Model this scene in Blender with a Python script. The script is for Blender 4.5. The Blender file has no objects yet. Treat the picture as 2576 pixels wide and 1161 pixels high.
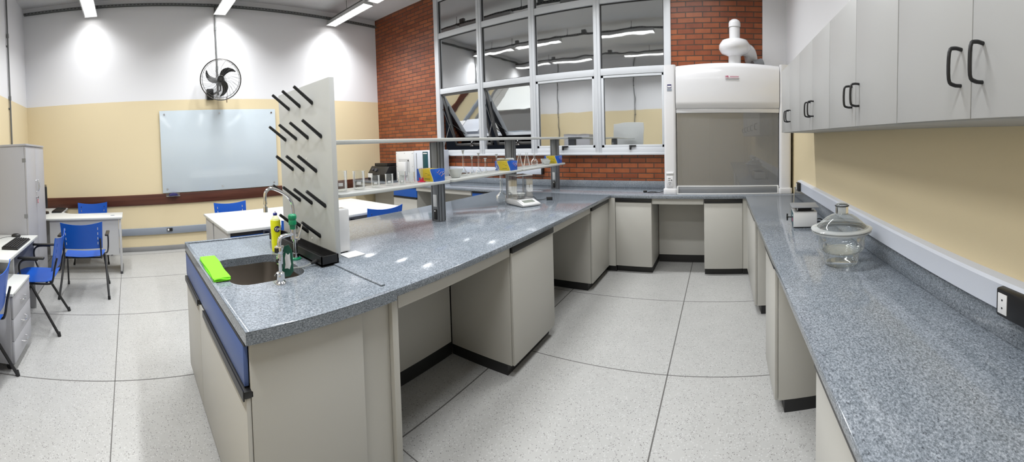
import bpy, bmesh, math, random
from mathutils import Vector, Matrix

# ------------------------------------------------------------------ camera (panoramic sweep), world, exposure
F, UX, VY, PITCH, ROLL, EYE = 948.19, 1812.44, 390.81, .0355, .0277, 1.5318
W_, H_ = 2576.0, 1161.0
a = (W_/2 - UX)/F
def mul(A, B): return [[sum(A[i][k]*B[k][j] for k in range(3)) for j in range(3)] for i in range(3)]
R1 = [[math.cos(a), -math.sin(a), 0], [math.sin(a), math.cos(a), 0], [0, 0, 1]]
R2 = [[1, 0, 0], [0, math.cos(PITCH), -math.sin(PITCH)], [0, math.sin(PITCH), math.cos(PITCH)]]
R3 = [[math.cos(ROLL), 0, -math.sin(ROLL)], [0, 1, 0], [math.sin(ROLL), 0, math.cos(ROLL)]]
M3 = mul(R3, mul(R2, R1))
right, fwd, up = Vector(M3[0]), Vector(M3[1]), Vector(M3[2])
cam_data = bpy.data.cameras.new('camera')
cam_data.type = 'PANO'
cam_data.panorama_type = 'CENTRAL_CYLINDRICAL'
cam_data.central_cylindrical_range_u_min = -(W_/2)/F
cam_data.central_cylindrical_range_u_max = (W_/2)/F
cam_data.central_cylindrical_range_v_min = (VY - H_)/F
cam_data.central_cylindrical_range_v_max = VY/F
cam_data.clip_start = 0.02
cam = bpy.data.objects.new('camera', cam_data)
bpy.context.scene.collection.objects.link(cam)
mw = Matrix(((right.x, up.x, -fwd.x, 0), (right.y, up.y, -fwd.y, 0), (right.z, up.z, -fwd.z, EYE), (0, 0, 0, 1)))
cam.matrix_world = mw
sc = bpy.context.scene
sc.camera = cam
world = bpy.data.worlds.new('night')
sc.world = world
world.use_nodes = True
world.node_tree.nodes['Background'].inputs[0].default_value = (.010, .012, .016, 1)
world.node_tree.nodes['Background'].inputs[1].default_value = 1.0
sc.view_settings.view_transform = 'Standard'
sc.view_settings.look = 'None'
sc.view_settings.gamma = 1
sc.view_settings.use_curve_mapping = False
sc.view_settings.exposure = -0.06
sc.cycles.max_bounces = 6
sc.cycles.adaptive_threshold = .02
sc.cycles.diffuse_bounces = 3
sc.cycles.glossy_bounces = 3
sc.cycles.transparent_max_bounces = 12
sc.cycles.transmission_bounces = 4
sc.cycles.caustics_reflective = False
sc.cycles.caustics_refractive = False
sc.cycles.use_denoising = True

LAMP_POWER = 14.5      # watts of each ceiling lamp
LAMP_GLOW = 7.0

# ------------------------------------------------------------------ helpers
COL = sc.collection
PI = math.pi

class MB:
    """collects shapes into one mesh"""
    def __init__(s): s.bm = bmesh.new()
    def _new(s, verts, faces, mi=0, bev=0, seg=2):
        vs = [s.bm.verts.new(v) for v in verts]
        fs = []
        for f in faces:
            try: fc = s.bm.faces.new([vs[i] for i in f])
            except ValueError: continue
            fc.material_index = mi; fs.append(fc)
        if bev > 0:
            es = set(e for f in fs for e in f.edges)
            r = bmesh.ops.bevel(s.bm, geom=list(es), offset=bev, segments=seg, affect='EDGES', profile=.5, clamp_overlap=True)
            for f in r['faces']: f.material_index = mi
        return s
    def box(s, x0, x1, y0, y1, z0, z1, bev=0, mi=0, seg=2):
        x0, x1 = min(x0, x1), max(x0, x1); y0, y1 = min(y0, y1), max(y0, y1); z0, z1 = min(z0, z1), max(z0, z1)
        v = [(x0,y0,z0),(x1,y0,z0),(x1,y1,z0),(x0,y1,z0),(x0,y0,z1),(x1,y0,z1),(x1,y1,z1),(x0,y1,z1)]
        f = [(0,3,2,1),(4,5,6,7),(0,1,5,4),(1,2,6,5),(2,3,7,6),(3,0,4,7)]
        return s._new(v, f, mi, bev, seg)
    def obox(s, c, ax, ay, az, hx, hy, hz, bev=0, mi=0):
        c, ax, ay, az = Vector(c), Vector(ax).normalized(), Vector(ay).normalized(), Vector(az).normalized()
        v = [c+ax*(hx*i)+ay*(hy*j)+az*(hz*k) for k in (-1,1) for i, j in ((-1,-1),(1,-1),(1,1),(-1,1))]
        f = [(0,3,2,1),(4,5,6,7),(0,1,5,4),(1,2,6,5),(2,3,7,6),(3,0,4,7)]
        return s._new(v, f, mi, bev)
    def prism(s, poly, z0, z1, mi=0, bev=0, axis='z'):
        n = len(poly)
        def P(p, h):
            if axis == 'z': return (p[0], p[1], h)
            if axis == 'x': return (h, p[0], p[1])
            return (p[0], h, p[1])
        v = [P(p, z0) for p in poly] + [P(p, z1) for p in poly]
        f = [tuple(range(n))[::-1], tuple(range(n, 2*n))] + [(i, (i+1) % n, n+(i+1) % n, n+i) for i in range(n)]
        return s._new(v, f, mi, bev)
    def tube(s, pts, r, seg=10, mi=0, closed=False):
        pts = [Vector(p) for p in pts]
        rs = r if isinstance(r, (list, tuple)) else [r]*len(pts)
        n = len(pts); rings = []
        prev = None
        for i, p in enumerate(pts):
            if closed: d = pts[(i+1) % n]-pts[(i-1) % n]
            elif i == 0: d = pts[1]-pts[0]
            elif i == n-1: d = pts[-1]-pts[-2]
            else: d = (pts[i+1]-p).normalized()+(p-pts[i-1]).normalized()
            d = d.normalized() if d.length > 1e-9 else Vector((0,0,1))
            if prev is None:
                u = d.orthogonal().normalized()
            else:
                u = prev-d*prev.dot(d)
                u = u.normalized() if u.length > 1e-6 else d.orthogonal().normalized()
            prev = u; w = d.cross(u)
            rings.append([s.bm.verts.new(p+(u*math.cos(2*PI*k/seg)+w*math.sin(2*PI*k/seg))*rs[i]) for k in range(seg)])
        m = n if closed else n-1
        for i in range(m):
            A, B = rings[i], rings[(i+1) % n]
            for k in range(seg):
                try:
                    f = s.bm.faces.new((A[k], A[(k+1) % seg], B[(k+1) % seg], B[k])); f.material_index = mi
                except ValueError: pass
        if not closed:
            for R, rev in ((rings[0], True), (rings[-1], False)):
                f = s.bm.faces.new(R[::-1] if rev else R); f.material_index = mi
        return s
    def cyl(s, p0, p1, r0, r1=None, seg=20, mi=0):
        return s.tube([p0, p1], [r0, r0 if r1 is None else r1], seg, mi)
    def lathe(s, c, prof, seg=28, mi=0, tilt=None):
        c = Vector(c); rings = []
        for r, z in prof:
            if r < 1e-6: rings.append([s.bm.verts.new(c+Vector((0,0,z)))])
            else: rings.append([s.bm.verts.new(c+Vector((r*math.cos(2*PI*k/seg), r*math.sin(2*PI*k/seg), z))) for k in range(seg)])
        for A, B in zip(rings, rings[1:]):
            for k in range(seg):
                a_, b_ = A[k % len(A)], A[(k+1) % len(A)]
                c_, d_ = B[(k+1) % len(B)], B[k % len(B)]
                q = []
                for x in (a_, b_, c_, d_):
                    if x not in q: q.append(x)
                if len(q) > 2:
                    try:
                        f = s.bm.faces.new(q); f.material_index = mi
                    except ValueError: pass
        return s
    def slab_hole(s, outer, inner, z0, z1, mi=0):
        for z, top in ((z1, True), (z0, False)):
            vo = [s.bm.verts.new((x, y, z)) for x, y in outer]
            vi = [s.bm.verts.new((x, y, z)) for x, y in inner]
            eo = [s.bm.edges.new((vo[i], vo[(i+1) % len(vo)])) for i in range(len(vo))]
            ei = [s.bm.edges.new((vi[i], vi[(i+1) % len(vi)])) for i in range(len(vi))]
            r = bmesh.ops.triangle_fill(s.bm, use_beauty=True, use_dissolve=False, edges=eo+ei)
            if top: to, ti = vo, vi
            else: bo, bi = vo, vi
        for A, B in ((to, bo), (ti, bi)):
            n = len(A)
            for i in range(n): s.bm.faces.new((A[i], A[(i+1) % n], B[(i+1) % n], B[i]))
        bmesh.ops.recalc_face_normals(s.bm, faces=s.bm.faces[:])
        return s
    def rot(s, ang, c=(0,0,0), axis='Z'):
        bmesh.ops.rotate(s.bm, verts=s.bm.verts[:], cent=Vector(c), matrix=Matrix.Rotation(ang, 3, axis))
        return s

def rrect(x0, x1, y0, y1, r, n=5):
    out = []
    for cx, cy, a0 in ((x1-r, y1-r, 0), (x0+r, y1-r, 90), (x0+r, y0+r, 180), (x1-r, y0+r, 270)):
        for k in range(n+1):
            t = math.radians(a0+90*k/n); out.append((cx+r*math.cos(t), cy+r*math.sin(t)))
    return out

def smooth_path(pts, n=6):
    P = [Vector(p) for p in pts]; out = []
    for i in range(len(P)-1):
        p0 = P[max(i-1, 0)]; p1 = P[i]; p2 = P[i+1]; p3 = P[min(i+2, len(P)-1)]
        for k in range(n):
            t = k/n
            out.append(.5*((2*p1)+(-p0+p2)*t+(2*p0-5*p1+4*p2-p3)*t*t+(-p0+3*p1-3*p2+p3)*t**3))
    out.append(P[-1]); return out

def top_of(o):
    while o.parent: o = o.parent
    return o

def link(name, mb, mat, parent=None, sharp=35):
    me = bpy.data.meshes.new(name)
    off = Vector(top_of(parent).location) if parent else Vector((0,0,0))
    if parent: bmesh.ops.translate(mb.bm, verts=mb.bm.verts[:], vec=-off)
    bmesh.ops.recalc_face_normals(mb.bm, faces=mb.bm.faces[:])
    for f in mb.bm.faces: f.smooth = True
    mb.bm.to_mesh(me); mb.bm.free()
    me.set_sharp_from_angle(angle=math.radians(sharp))
    for m in (mat if isinstance(mat, (list, tuple)) else [mat]): me.materials.append(m)
    o = bpy.data.objects.new(name, me); COL.objects.link(o)
    if parent: o.parent = parent
    return o
part = link
def thing(name, label, cat, loc=(0,0,0), group=None):
    o = bpy.data.objects.new(name, None); COL.objects.link(o)
    o.location = loc; o.empty_display_size = .1
    o['label'] = label; o['category'] = cat
    if group: o['group'] = group
    return o
def single(name, mb, mat, label, cat, loc=None, group=None, sharp=35):
    if loc:
        bmesh.ops.translate(mb.bm, verts=mb.bm.verts[:], vec=-Vector(loc))
    o = link(name, mb, mat, None, sharp)
    if loc: o.location = loc
    o['label'] = label; o['category'] = cat
    if group: o['group'] = group
    return o
def structure(name, mb, mat, parent=None, sharp=35):
    o = link(name, mb, mat, parent, sharp)
    o['kind'] = 'structure'
    return o
def kids(o): return [c for c in bpy.data.objects if c.parent == o]
def dup(o, loc=None, rz=None, label=None, group=None, parent=None):
    c = o.copy(); COL.objects.link(c); c.parent = parent
    if loc is not None: c.location = loc
    if rz is not None: c.rotation_euler = (0, 0, rz)
    if label: c['label'] = label
    if group: c['group'] = group
    for k in kids(o): dup(k, parent=c)
    return c
def move(o, loc, rz=0):
    o.location = loc; o.rotation_euler = (0, 0, rz)

# ------------------------------------------------------------------ materials
def newmat(name):
    m = bpy.data.materials.new(name); m.use_nodes = True
    nt = m.node_tree
    return m, nt, nt.nodes['Principled BSDF']
def pbr(name, col, rough=.5, metal=0, spec=.5, bump=0, bscale=200, var=0, coat=0):
    m, nt, b = newmat(name)
    b.inputs['Base Color'].default_value = (*col, 1)
    b.inputs['Roughness'].default_value = rough
    b.inputs['Metallic'].default_value = metal
    b.inputs['Specular IOR Level'].default_value = spec
    b.inputs['Coat Weight'].default_value = coat
    tc = nt.nodes.new('ShaderNodeTexCoord')
    nz = nt.nodes.new('ShaderNodeTexNoise'); nz.inputs['Scale'].default_value = bscale
    nz.inputs['Detail'].default_value = 3
    nt.links.new(tc.outputs['Object'], nz.inputs['Vector'])
    if bump:
        bp = nt.nodes.new('ShaderNodeBump'); bp.inputs['Strength'].default_value = bump; bp.inputs['Distance'].default_value = .002
        nt.links.new(nz.outputs['Fac'], bp.inputs['Height']); nt.links.new(bp.outputs['Normal'], b.inputs['Normal'])
    v = var if var else .03
    n2 = nt.nodes.new('ShaderNodeTexNoise'); n2.inputs['Scale'].default_value = 3.0
    nt.links.new(tc.outputs['Object'], n2.inputs['Vector'])
    mx = nt.nodes.new('ShaderNodeMix'); mx.data_type = 'RGBA'
    mx.inputs[6].default_value = (*[c*(1-v) for c in col], 1); mx.inputs[7].default_value = (*[min(1, c*(1+v)) for c in col], 1)
    nt.links.new(n2.outputs['Fac'], mx.inputs[0]); nt.links.new(mx.outputs[2], b.inputs['Base Color'])
    return m
def ramp(nt, src, stops, interp='LINEAR'):
    r = nt.nodes.new('ShaderNodeValToRGB'); r.color_ramp.interpolation = interp
    el = r.color_ramp.elements
    while len(el) < len(stops): el.new(.5)
    for e, (p, c) in zip(el, stops): e.position = p; e.color = (*c, 1)
    nt.links.new(src, r.inputs[0]); return r
def mixc(nt, fac, A, B):
    mx = nt.nodes.new('ShaderNodeMix'); mx.data_type = 'RGBA'
    for i, x in ((0, fac), (6, A), (7, B)):
        if hasattr(x, 'links'): nt.links.new(x, mx.inputs[i])
        elif i == 0: mx.inputs[0].default_value = x
        else: mx.inputs[i].default_value = (*x, 1)
    return mx.outputs[2]
def math_(nt, op, a_, b_=None):
    n = nt.nodes.new('ShaderNodeMath'); n.operation = op
    for i, x in enumerate((a_, b_)):
        if x is None: continue
        if hasattr(x, 'links'): nt.links.new(x, n.inputs[i])
        else: n.inputs[i].default_value = x
    return n.outputs[0]
def speckle(name, base, dark, light, rough, s1, s2, tint=None, dthr=.24, lthr=.2, bumpy=0, stretch=(1,1,1)):
    """stone with scattered dark and light chips"""
    m, nt, b = newmat(name)
    tc = nt.nodes.new('ShaderNodeTexCoord')
    mp = nt.nodes.new('ShaderNodeMapping'); mp.inputs['Scale'].default_value = stretch
    nt.links.new(tc.outputs['Object'], mp.inputs['Vector'])
    vec = mp.outputs['Vector']
    def vor(scale, seed):
        v = nt.nodes.new('ShaderNodeTexVoronoi'); v.inputs['Scale'].default_value = scale; v.feature = 'F1'
        mm = nt.nodes.new('ShaderNodeMapping'); mm.inputs['Location'].default_value = (seed, seed*1.7, seed*.3)
        nt.links.new(vec, mm.inputs['Vector']); nt.links.new(mm.outputs['Vector'], v.inputs['Vector']); return v
    v1 = vor(s1, 0); v2 = vor(s2, 3.1)
    n1 = nt.nodes.new('ShaderNodeTexNoise'); n1.inputs['Scale'].default_value = 6; n1.inputs['Detail'].default_value = 6
    nt.links.new(vec, n1.inputs['Vector'])
    col = mixc(nt, n1.outputs['Fac'], [c*.92 for c in base], [min(1, c*1.08) for c in base])
    # per-cell random value decides which cells are chips
    sp1 = nt.nodes.new('ShaderNodeSeparateColor'); nt.links.new(v1.outputs['Color'], sp1.inputs[0])
    sp2 = nt.nodes.new('ShaderNodeSeparateColor'); nt.links.new(v2.outputs['Color'], sp2.inputs[0])
    dk = math_(nt, 'MULTIPLY', math_(nt, 'LESS_THAN', sp1.outputs[0], dthr), math_(nt, 'LESS_THAN', v1.outputs['Distance'], .42))
    lt = math_(nt, 'MULTIPLY', math_(nt, 'LESS_THAN', sp2.outputs[1], lthr), math_(nt, 'LESS_THAN', v2.outputs['Distance'], .45))
    col = mixc(nt, lt, col, light)
    dcol = mixc(nt, sp1.outputs[1], dark, [min(1, (d+c)/2) for d, c in zip(dark, base)])
    col = mixc(nt, dk, col, dcol)
    nt.links.new(col, b.inputs['Base Color'])
    b.inputs['Roughness'].default_value = rough
    b.inputs['Specular IOR Level'].default_value = .5
    if bumpy:
        bp = nt.nodes.new('ShaderNodeBump'); bp.inputs['Strength'].default_value = bumpy; bp.inputs['Distance'].default_value = .001
        nt.links.new(n1.outputs['Fac'], bp.inputs['Height']); nt.links.new(bp.outputs['Normal'], b.inputs['Normal'])
    return m
def granite_mat():
    m, nt, b = newmat('grey_granite')
    tc = nt.nodes.new('ShaderNodeTexCoord')
    def noise(sc_, det, seed=0):
        mp = nt.nodes.new('ShaderNodeMapping'); mp.inputs['Location'].default_value = (seed, seed*2.3, seed*.7); mp.inputs['Scale'].default_value = (1, .62, 1)
        n = nt.nodes.new('ShaderNodeTexNoise'); n.inputs['Scale'].default_value = sc_; n.inputs['Detail'].default_value = det; n.inputs['Roughness'].default_value = .7
        nt.links.new(tc.outputs['Object'], mp.inputs['Vector']); nt.links.new(mp.outputs['Vector'], n.inputs['Vector']); return n.outputs['Fac']
    r1 = ramp(nt, noise(210, 5), [(.30, (.065, .073, .082)), (.43, (.155, .169, .185)), (.56, (.262, .280, .302)), (.70, (.42, .435, .455))])
    big = ramp(nt, noise(5, 3, 4), [(.3, (.84, .89, .94)), (.7, (1.04, 1.07, 1.11))])
    mx = nt.nodes.new('ShaderNodeMix'); mx.data_type = 'RGBA'; mx.blend_type = 'MULTIPLY'; mx.inputs[0].default_value = 1
    nt.links.new(r1.outputs[0], mx.inputs[6]); nt.links.new(big.outputs[0], mx.inputs[7])
    sp = ramp(nt, noise(95, 2, 9), [(.30, (1, 1, 1)), (.345, (0, 0, 0))])
    nt.links.new(mixc(nt, math_(nt, 'MULTIPLY', sp.outputs[0], .75), mx.outputs[2], (.045, .05, .06)), b.inputs['Base Color'])
    b.inputs['Roughness'].default_value = .10
    return m
def two_tone(name, low, high, z):
    m, nt, b = newmat(name)
    tc = nt.nodes.new('ShaderNodeTexCoord'); sx = nt.nodes.new('ShaderNodeSeparateXYZ')
    nt.links.new(tc.outputs['Object'], sx.inputs[0])
    n = nt.nodes.new('ShaderNodeTexNoise'); n.inputs['Scale'].default_value = 40; n.inputs['Detail'].default_value = 2
    nt.links.new(tc.outputs['Object'], n.inputs['Vector'])
    zz = math_(nt, 'ADD', sx.outputs[2], math_(nt, 'MULTIPLY', n.outputs['Fac'], .006))
    f = math_(nt, 'GREATER_THAN', zz, z)
    nt.links.new(mixc(nt, f, low, high), b.inputs['Base Color'])
    b.inputs['Roughness'].default_value = .62
    n3 = nt.nodes.new('ShaderNodeTexNoise'); n3.inputs['Scale'].default_value = 120
    nt.links.new(tc.outputs['Object'], n3.inputs['Vector'])
    bp = nt.nodes.new('ShaderNodeBump'); bp.inputs['Strength'].default_value = .12; bp.inputs['Distance'].default_value = .002
    nt.links.new(n3.outputs['Fac'], bp.inputs['Height']); nt.links.new(bp.outputs['Normal'], b.inputs['Normal'])
    return m
def brick_mat():
    m, nt, b = newmat('varnished_brick')
    tc = nt.nodes.new('ShaderNodeTexCoord'); sx = nt.nodes.new('ShaderNodeSeparateXYZ')
    nt.links.new(tc.outputs['Object'], sx.inputs[0])
    cx = nt.nodes.new('ShaderNodeCombineXYZ')
    nt.links.new(sx.outputs[0], cx.inputs[0]); nt.links.new(sx.outputs[2], cx.inputs[1])
    br = nt.nodes.new('ShaderNodeTexBrick')
    br.inputs['Scale'].default_value = 1; br.inputs['Brick Width'].default_value = .215; br.inputs['Row Height'].default_value = .068
    br.inputs['Mortar Size'].default_value = .007; br.inputs['Mortar Smooth'].default_value = .3; br.inputs['Bias'].default_value = 0
    br.inputs['Color1'].default_value = (.36, .105, .036, 1); br.inputs['Color2'].default_value = (.23, .058, .022, 1)
    br.inputs['Mortar'].default_value = (.085, .05, .033, 1)
    nt.links.new(cx.outputs[0], br.inputs['Vector'])
    n = nt.nodes.new('ShaderNodeTexNoise'); n.inputs['Scale'].default_value = 9; n.inputs['Detail'].default_value = 5
    nt.links.new(tc.outputs['Object'], n.inputs['Vector'])
    c = nt.nodes.new('ShaderNodeMix'); c.data_type = 'RGBA'; c.blend_type = 'MULTIPLY'; c.inputs[0].default_value = .6
    r = ramp(nt, n.outputs['Fac'], [(.3, (.55,.5,.5)), (.75, (1,1,1))])
    nt.links.new(br.outputs['Color'], c.inputs[6]); nt.links.new(r.outputs[0], c.inputs[7])
    nt.links.new(c.outputs[2], b.inputs['Base Color'])
    b.inputs['Roughness'].default_value = .33
    inv = math_(nt, 'SUBTRACT', 1, br.outputs['Fac'])
    hh = math_(nt, 'ADD', inv, math_(nt, 'MULTIPLY', n.outputs['Fac'], .35))
    bp = nt.nodes.new('ShaderNodeBump'); bp.inputs['Strength'].default_value = .8; bp.inputs['Distance'].default_value = .006
    nt.links.new(hh, bp.inputs['Height']); nt.links.new(bp.outputs['Normal'], b.inputs['Normal'])
    return m
def wood_mat(name, c1, c2, axis=1):
    m, nt, b = newmat(name)
    tc = nt.nodes.new('ShaderNodeTexCoord'); mp = nt.nodes.new('ShaderNodeMapping')
    s = [14, 14, 14]; s[axis] = .7; mp.inputs['Scale'].default_value = s
    nt.links.new(tc.outputs['Object'], mp.inputs['Vector'])
    n = nt.nodes.new('ShaderNodeTexNoise'); n.inputs['Scale'].default_value = 1.6; n.inputs['Detail'].default_value = 7; n.inputs['Distortion'].default_value = .6
    nt.links.new(mp.outputs['Vector'], n.inputs['Vector'])
    r = ramp(nt, n.outputs['Fac'], [(.3, c1), (.7, c2)])
    nt.links.new(r.outputs[0], b.inputs['Base Color']); b.inputs['Roughness'].default_value = .4
    return m
def glass_mat(name, tint=(1,1,1), edge=(.85,.9,.88), body=.06, refl=1.0, rough=.0, milk=.0):
    """thin clear glass: see-through face on, brighter and more reflective towards the rim"""
    m = bpy.data.materials.new(name); m.use_nodes = True; nt = m.node_tree
    nt.nodes.clear()
    out = nt.nodes.new('ShaderNodeOutputMaterial')
    tr = nt.nodes.new('ShaderNodeBsdfTransparent'); tr.inputs[0].default_value = (*tint, 1)
    gl = nt.nodes.new('ShaderNodeBsdfGlossy'); gl.inputs['Roughness'].default_value = rough; gl.inputs[0].default_value = (1,1,1,1)
    df = nt.nodes.new('ShaderNodeBsdfDiffuse'); df.inputs[0].default_value = (*edge, 1)
    lw = nt.nodes.new('ShaderNodeLayerWeight'); lw.inputs['Blend'].default_value = .5
    fr = nt.nodes.new('ShaderNodeFresnel'); fr.inputs['IOR'].default_value = 1.5
    ff = math_(nt, 'MULTIPLY', math_(nt, 'ADD', fr.outputs[0], .03), refl)
    pw = math_(nt, 'POWER', lw.outputs['Facing'], 3.0)
    mk = math_(nt, 'ADD', math_(nt, 'MULTIPLY', pw, body*6), milk)
    m1 = nt.nodes.new('ShaderNodeMixShader'); m2 = nt.nodes.new('ShaderNodeMixShader')
    nt.links.new(mk, m1.inputs[0]); nt.links.new(tr.outputs[0], m1.inputs[1]); nt.links.new(df.outputs[0], m1.inputs[2])
    nt.links.new(ff, m2.inputs[0]); nt.links.new(m1.outputs[0], m2.inputs[1]); nt.links.new(gl.outputs[0], m2.inputs[2])
    nt.links.new(m2.outputs[0], out.inputs[0])
    return m
def film_glass():
    """window pane with a grey mirror film, dark night behind"""
    m = bpy.data.materials.new('film_glass'); m.use_nodes = True; nt = m.node_tree
    nt.nodes.clear()
    out = nt.nodes.new('ShaderNodeOutputMaterial')
    tr = nt.nodes.new('ShaderNodeBsdfTransparent'); tr.inputs[0].default_value = (.22, .24, .25, 1)
    gl = nt.nodes.new('ShaderNodeBsdfGlossy'); gl.inputs['Roughness'].default_value = .025; gl.inputs[0].default_value = (.93, .95, .96, 1)
    tc = nt.nodes.new('ShaderNodeTexCoord'); n = nt.nodes.new('ShaderNodeTexNoise'); n.inputs['Scale'].default_value = 2.2
    nt.links.new(tc.outputs['Object'], n.inputs['Vector'])
    bp = nt.nodes.new('ShaderNodeBump'); bp.inputs['Strength'].default_value = .08; bp.inputs['Distance'].default_value = .02
    nt.links.new(n.outputs['Fac'], bp.inputs['Height']); nt.links.new(bp.outputs['Normal'], gl.inputs['Normal'])
    mx = nt.nodes.new('ShaderNodeMixShader'); mx.inputs[0].default_value = .68
    nt.links.new(tr.outputs[0], mx.inputs[1]); nt.links.new(gl.outputs[0], mx.inputs[2]); nt.links.new(mx.outputs[0], out.inputs[0])
    return m
def emit(name, col, s):
    m = bpy.data.materials.new(name); m.use_nodes = True; nt = m.node_tree; nt.nodes.clear()
    out = nt.nodes.new('ShaderNodeOutputMaterial'); e = nt.nodes.new('ShaderNodeEmission')
    e.inputs[0].default_value = (*col, 1); e.inputs[1].default_value = s
    nt.links.new(e.outputs[0], out.inputs[0]); return m
def glove_box_mat():
    m, nt, b = newmat('glove_box_print')
    tc = nt.nodes.new('ShaderNodeTexCoord'); sx = nt.nodes.new('ShaderNodeSeparateXYZ')
    nt.links.new(tc.outputs['Object'], sx.inputs[0])
    x, z = sx.outputs[0], sx.outputs[2]
    wave = math_(nt, 'MULTIPLY', math_(nt, 'SINE', math_(nt, 'MULTIPLY', math_(nt, 'SUBTRACT', z, .05), 30)), .016)
    xx = math_(nt, 'ADD', x, wave)
    f1 = math_(nt, 'GREATER_THAN', xx, -.058); f2 = math_(nt, 'LESS_THAN', xx, .062)
    f = math_(nt, 'MULTIPLY', f1, f2)
    w1 = math_(nt, 'GREATER_THAN', xx, -.062); w2 = math_(nt, 'LESS_THAN', xx, .066)
    w = math_(nt, 'MULTIPLY', w1, w2)
    c = mixc(nt, w, (.012, .10, .50), (.75, .8, .8))
    c = mixc(nt, f, c, (.66, .50, .03))
    nt.links.new(c, b.inputs['Base Color']); b.inputs['Roughness'].default_value = .3
    return m

WHITE_P = (.80, .80, .82); CREAM = (.775, .655, .425)
M = dict(
    wall=two_tone('two_tone_paint', CREAM, WHITE_P, 2.44),
    brick=brick_mat(),
    plaster=pbr('white_plaster', WHITE_P, .65, bump=.1, bscale=120),
    ceiling=pbr('ceiling_paint', (.58, .58, .585), .8, bump=.1, bscale=80),
    floor=speckle('terrazzo', (.385, .382, .37), (.12, .115, .11), (.46, .46, .45), .36, 150, 110, dthr=.13, lthr=.2),
    groove=pbr('floor_joint', (.10, .095, .09), .7),
    granite=granite_mat(),
    band=wood_mat('dark_band_wood', (.060, .017, .010), (.115, .036, .02)),
    lam=pbr('off_white_laminate', (.485, .475, .44), .42, bump=.03, bscale=500, var=.01),
    lam_edge=pbr('laminate_shadow_side', (.50, .49, .45), .45, var=.01),
    cup=pbr('wall_cupboard_laminate', (.45, .45, .445), .45, bump=.03, bscale=500, var=.01),
    blue=pbr('blue_laminate', (.085, .14, .36), .4, var=.02),
    blue2=pbr('bright_blue_laminate', (.008, .10, .46), .4, var=.02),
    black=pbr('black_plastic', (.010, .010, .011), .38),
    toe=pbr('black_plinth', (.012, .012, .013), .45),
    chrome=pbr('chrome', (.75, .75, .76), .12, 1),
    steel=pbr('brushed_steel', (.36, .33, .30), .3, 1, bump=.1, bscale=60),
    alu=pbr('grey_aluminium', (.24, .25, .265), .45, .3),
    alu_d=pbr('dark_groove', (.02, .02, .022), .5),
    white=pbr('white_enamel', (.68, .68, .68), .2),
    hood=pbr('hood_gelcoat', (.72, .72, .74), .12, coat=.3),
    hoodin=pbr('hood_lining', (.50, .50, .50), .4),
    wframe=pbr('white_window_aluminium', (.60, .62, .65), .35),
    wframe_d=pbr('window_gasket', (.03, .03, .032), .6),
    sashgrey=pbr('grey_sash_aluminium', (.16, .16, .16), .4),
    film=film_glass(),
    glass=glass_mat('clear_glass', body=.05, refl=.55),
    glass2=glass_mat('thick_clear_glass', tint=(.975,.985,.98), body=.06, milk=.05, refl=.7),
    sash=glass_mat('hood_sash_glass', tint=(.86,.86,.86), body=.01, refl=1.2, milk=.30, edge=(.50,.50,.50)),  # grey milk in the pane stands in for reflections and a lit interior
    frost=glass_mat('ground_glass', tint=(.8,.82,.82), body=.1, milk=.38, edge=(.75,.77,.76)),
    board=pbr('glass_board', (.60, .675, .73), .10, spec=.6, var=.01),
    chair=pbr('blue_chair_plastic', (.004, .085, .46), .35),
    ctube=pbr('black_tube', (.012, .012, .013), .35),
    desk=pbr('white_desk_laminate', (.58, .59, .575), .35, var=.01),
    desks=pbr('grey_desk_laminate', (.50, .50, .50), .45, var=.01),
    cab=pbr('grey_cabinet_laminate', (.40, .40, .425), .45, bump=.05, bscale=300, var=.02),
    tray=pbr('galvanised_tray', (.17, .175, .175), .5, .4),
    lampbody=pbr('lamp_body_white', (.62, .62, .62), .4),
    glow=emit('lamp_diffuser', (1, .99, .97), LAMP_GLOW),
    rack=pbr('drying_board_plastic', (.55, .56, .55), .35, var=.01),
    shelf=pbr('shelf_laminate', (.50, .51, .49), .35, var=.01),
    peg=pbr('black_peg', (.010, .010, .011), .3),
    green=pbr('green_plastic', (.0, .20, .085), .3),
    dgreen=pbr('dark_green_tag', (.005, .075, .045), .35),
    cloth=pbr('lime_cloth', (.20, .78, .015), .85, bump=.5, bscale=900),
    soap=pbr('yellow_soap', (.86, .86, .02), .12),
    navy=pbr('navy_print', (.03, .025, .12), .35),
    blade=pbr('fan_black', (.008, .008, .008), .35),
    wire=pbr('fan_wire', (.12, .115, .11), .35, .8),
    trunk=pbr('white_trunking', (.60, .63, .70), .35, var=.01),
    gtrunk=pbr('grey_trunking', (.26, .29, .34), .45),
    teal=pbr('teal_panel', (.008, .06, .075), .25),
    red=pbr('red_plastic', (.60, .02, .06), .35),
    gbox=glove_box_mat(),
    orange=pbr('orange_print', (.65, .33, .20), .4),
    ceramic=pbr('white_porcelain', (.68, .70, .69), .15),
    dispgreen=pbr('display_grey', (.20, .22, .19), .2),
    wpaper=pbr('white_print', (.75, .75, .75), .5),
    key=pbr('key_black', (.014, .014, .015), .5),
    base=pbr('granite_skirting', (.25, .25, .25), .5, var=.1),
    hose=glass_mat('clear_hose', tint=(.85,.88,.86), body=.1, milk=.25, edge=(.7,.72,.7)),
    rubber=pbr('grey_rubber', (.05, .05, .055), .7),
    redlogo=pbr('red_logo', (.45, .04, .12), .4),
    cable=pbr('cable_black', (.01, .01, .01), .45),
    yellowcap=pbr('blue_cap', (.02, .03, .25), .3),
    stain=pbr('green_stain', (.12, .18, .04), .7),
)

M['soap'].node_tree.nodes['Principled BSDF'].inputs['Subsurface Weight'].default_value = .5
M['soap'].node_tree.nodes['Principled BSDF'].inputs['Subsurface Radius'].default_value = (.06, .06, .01)
XW, XE, YN, YS, ZC = -6.12, .84, 4.82, -1.65, 4.10

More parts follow.
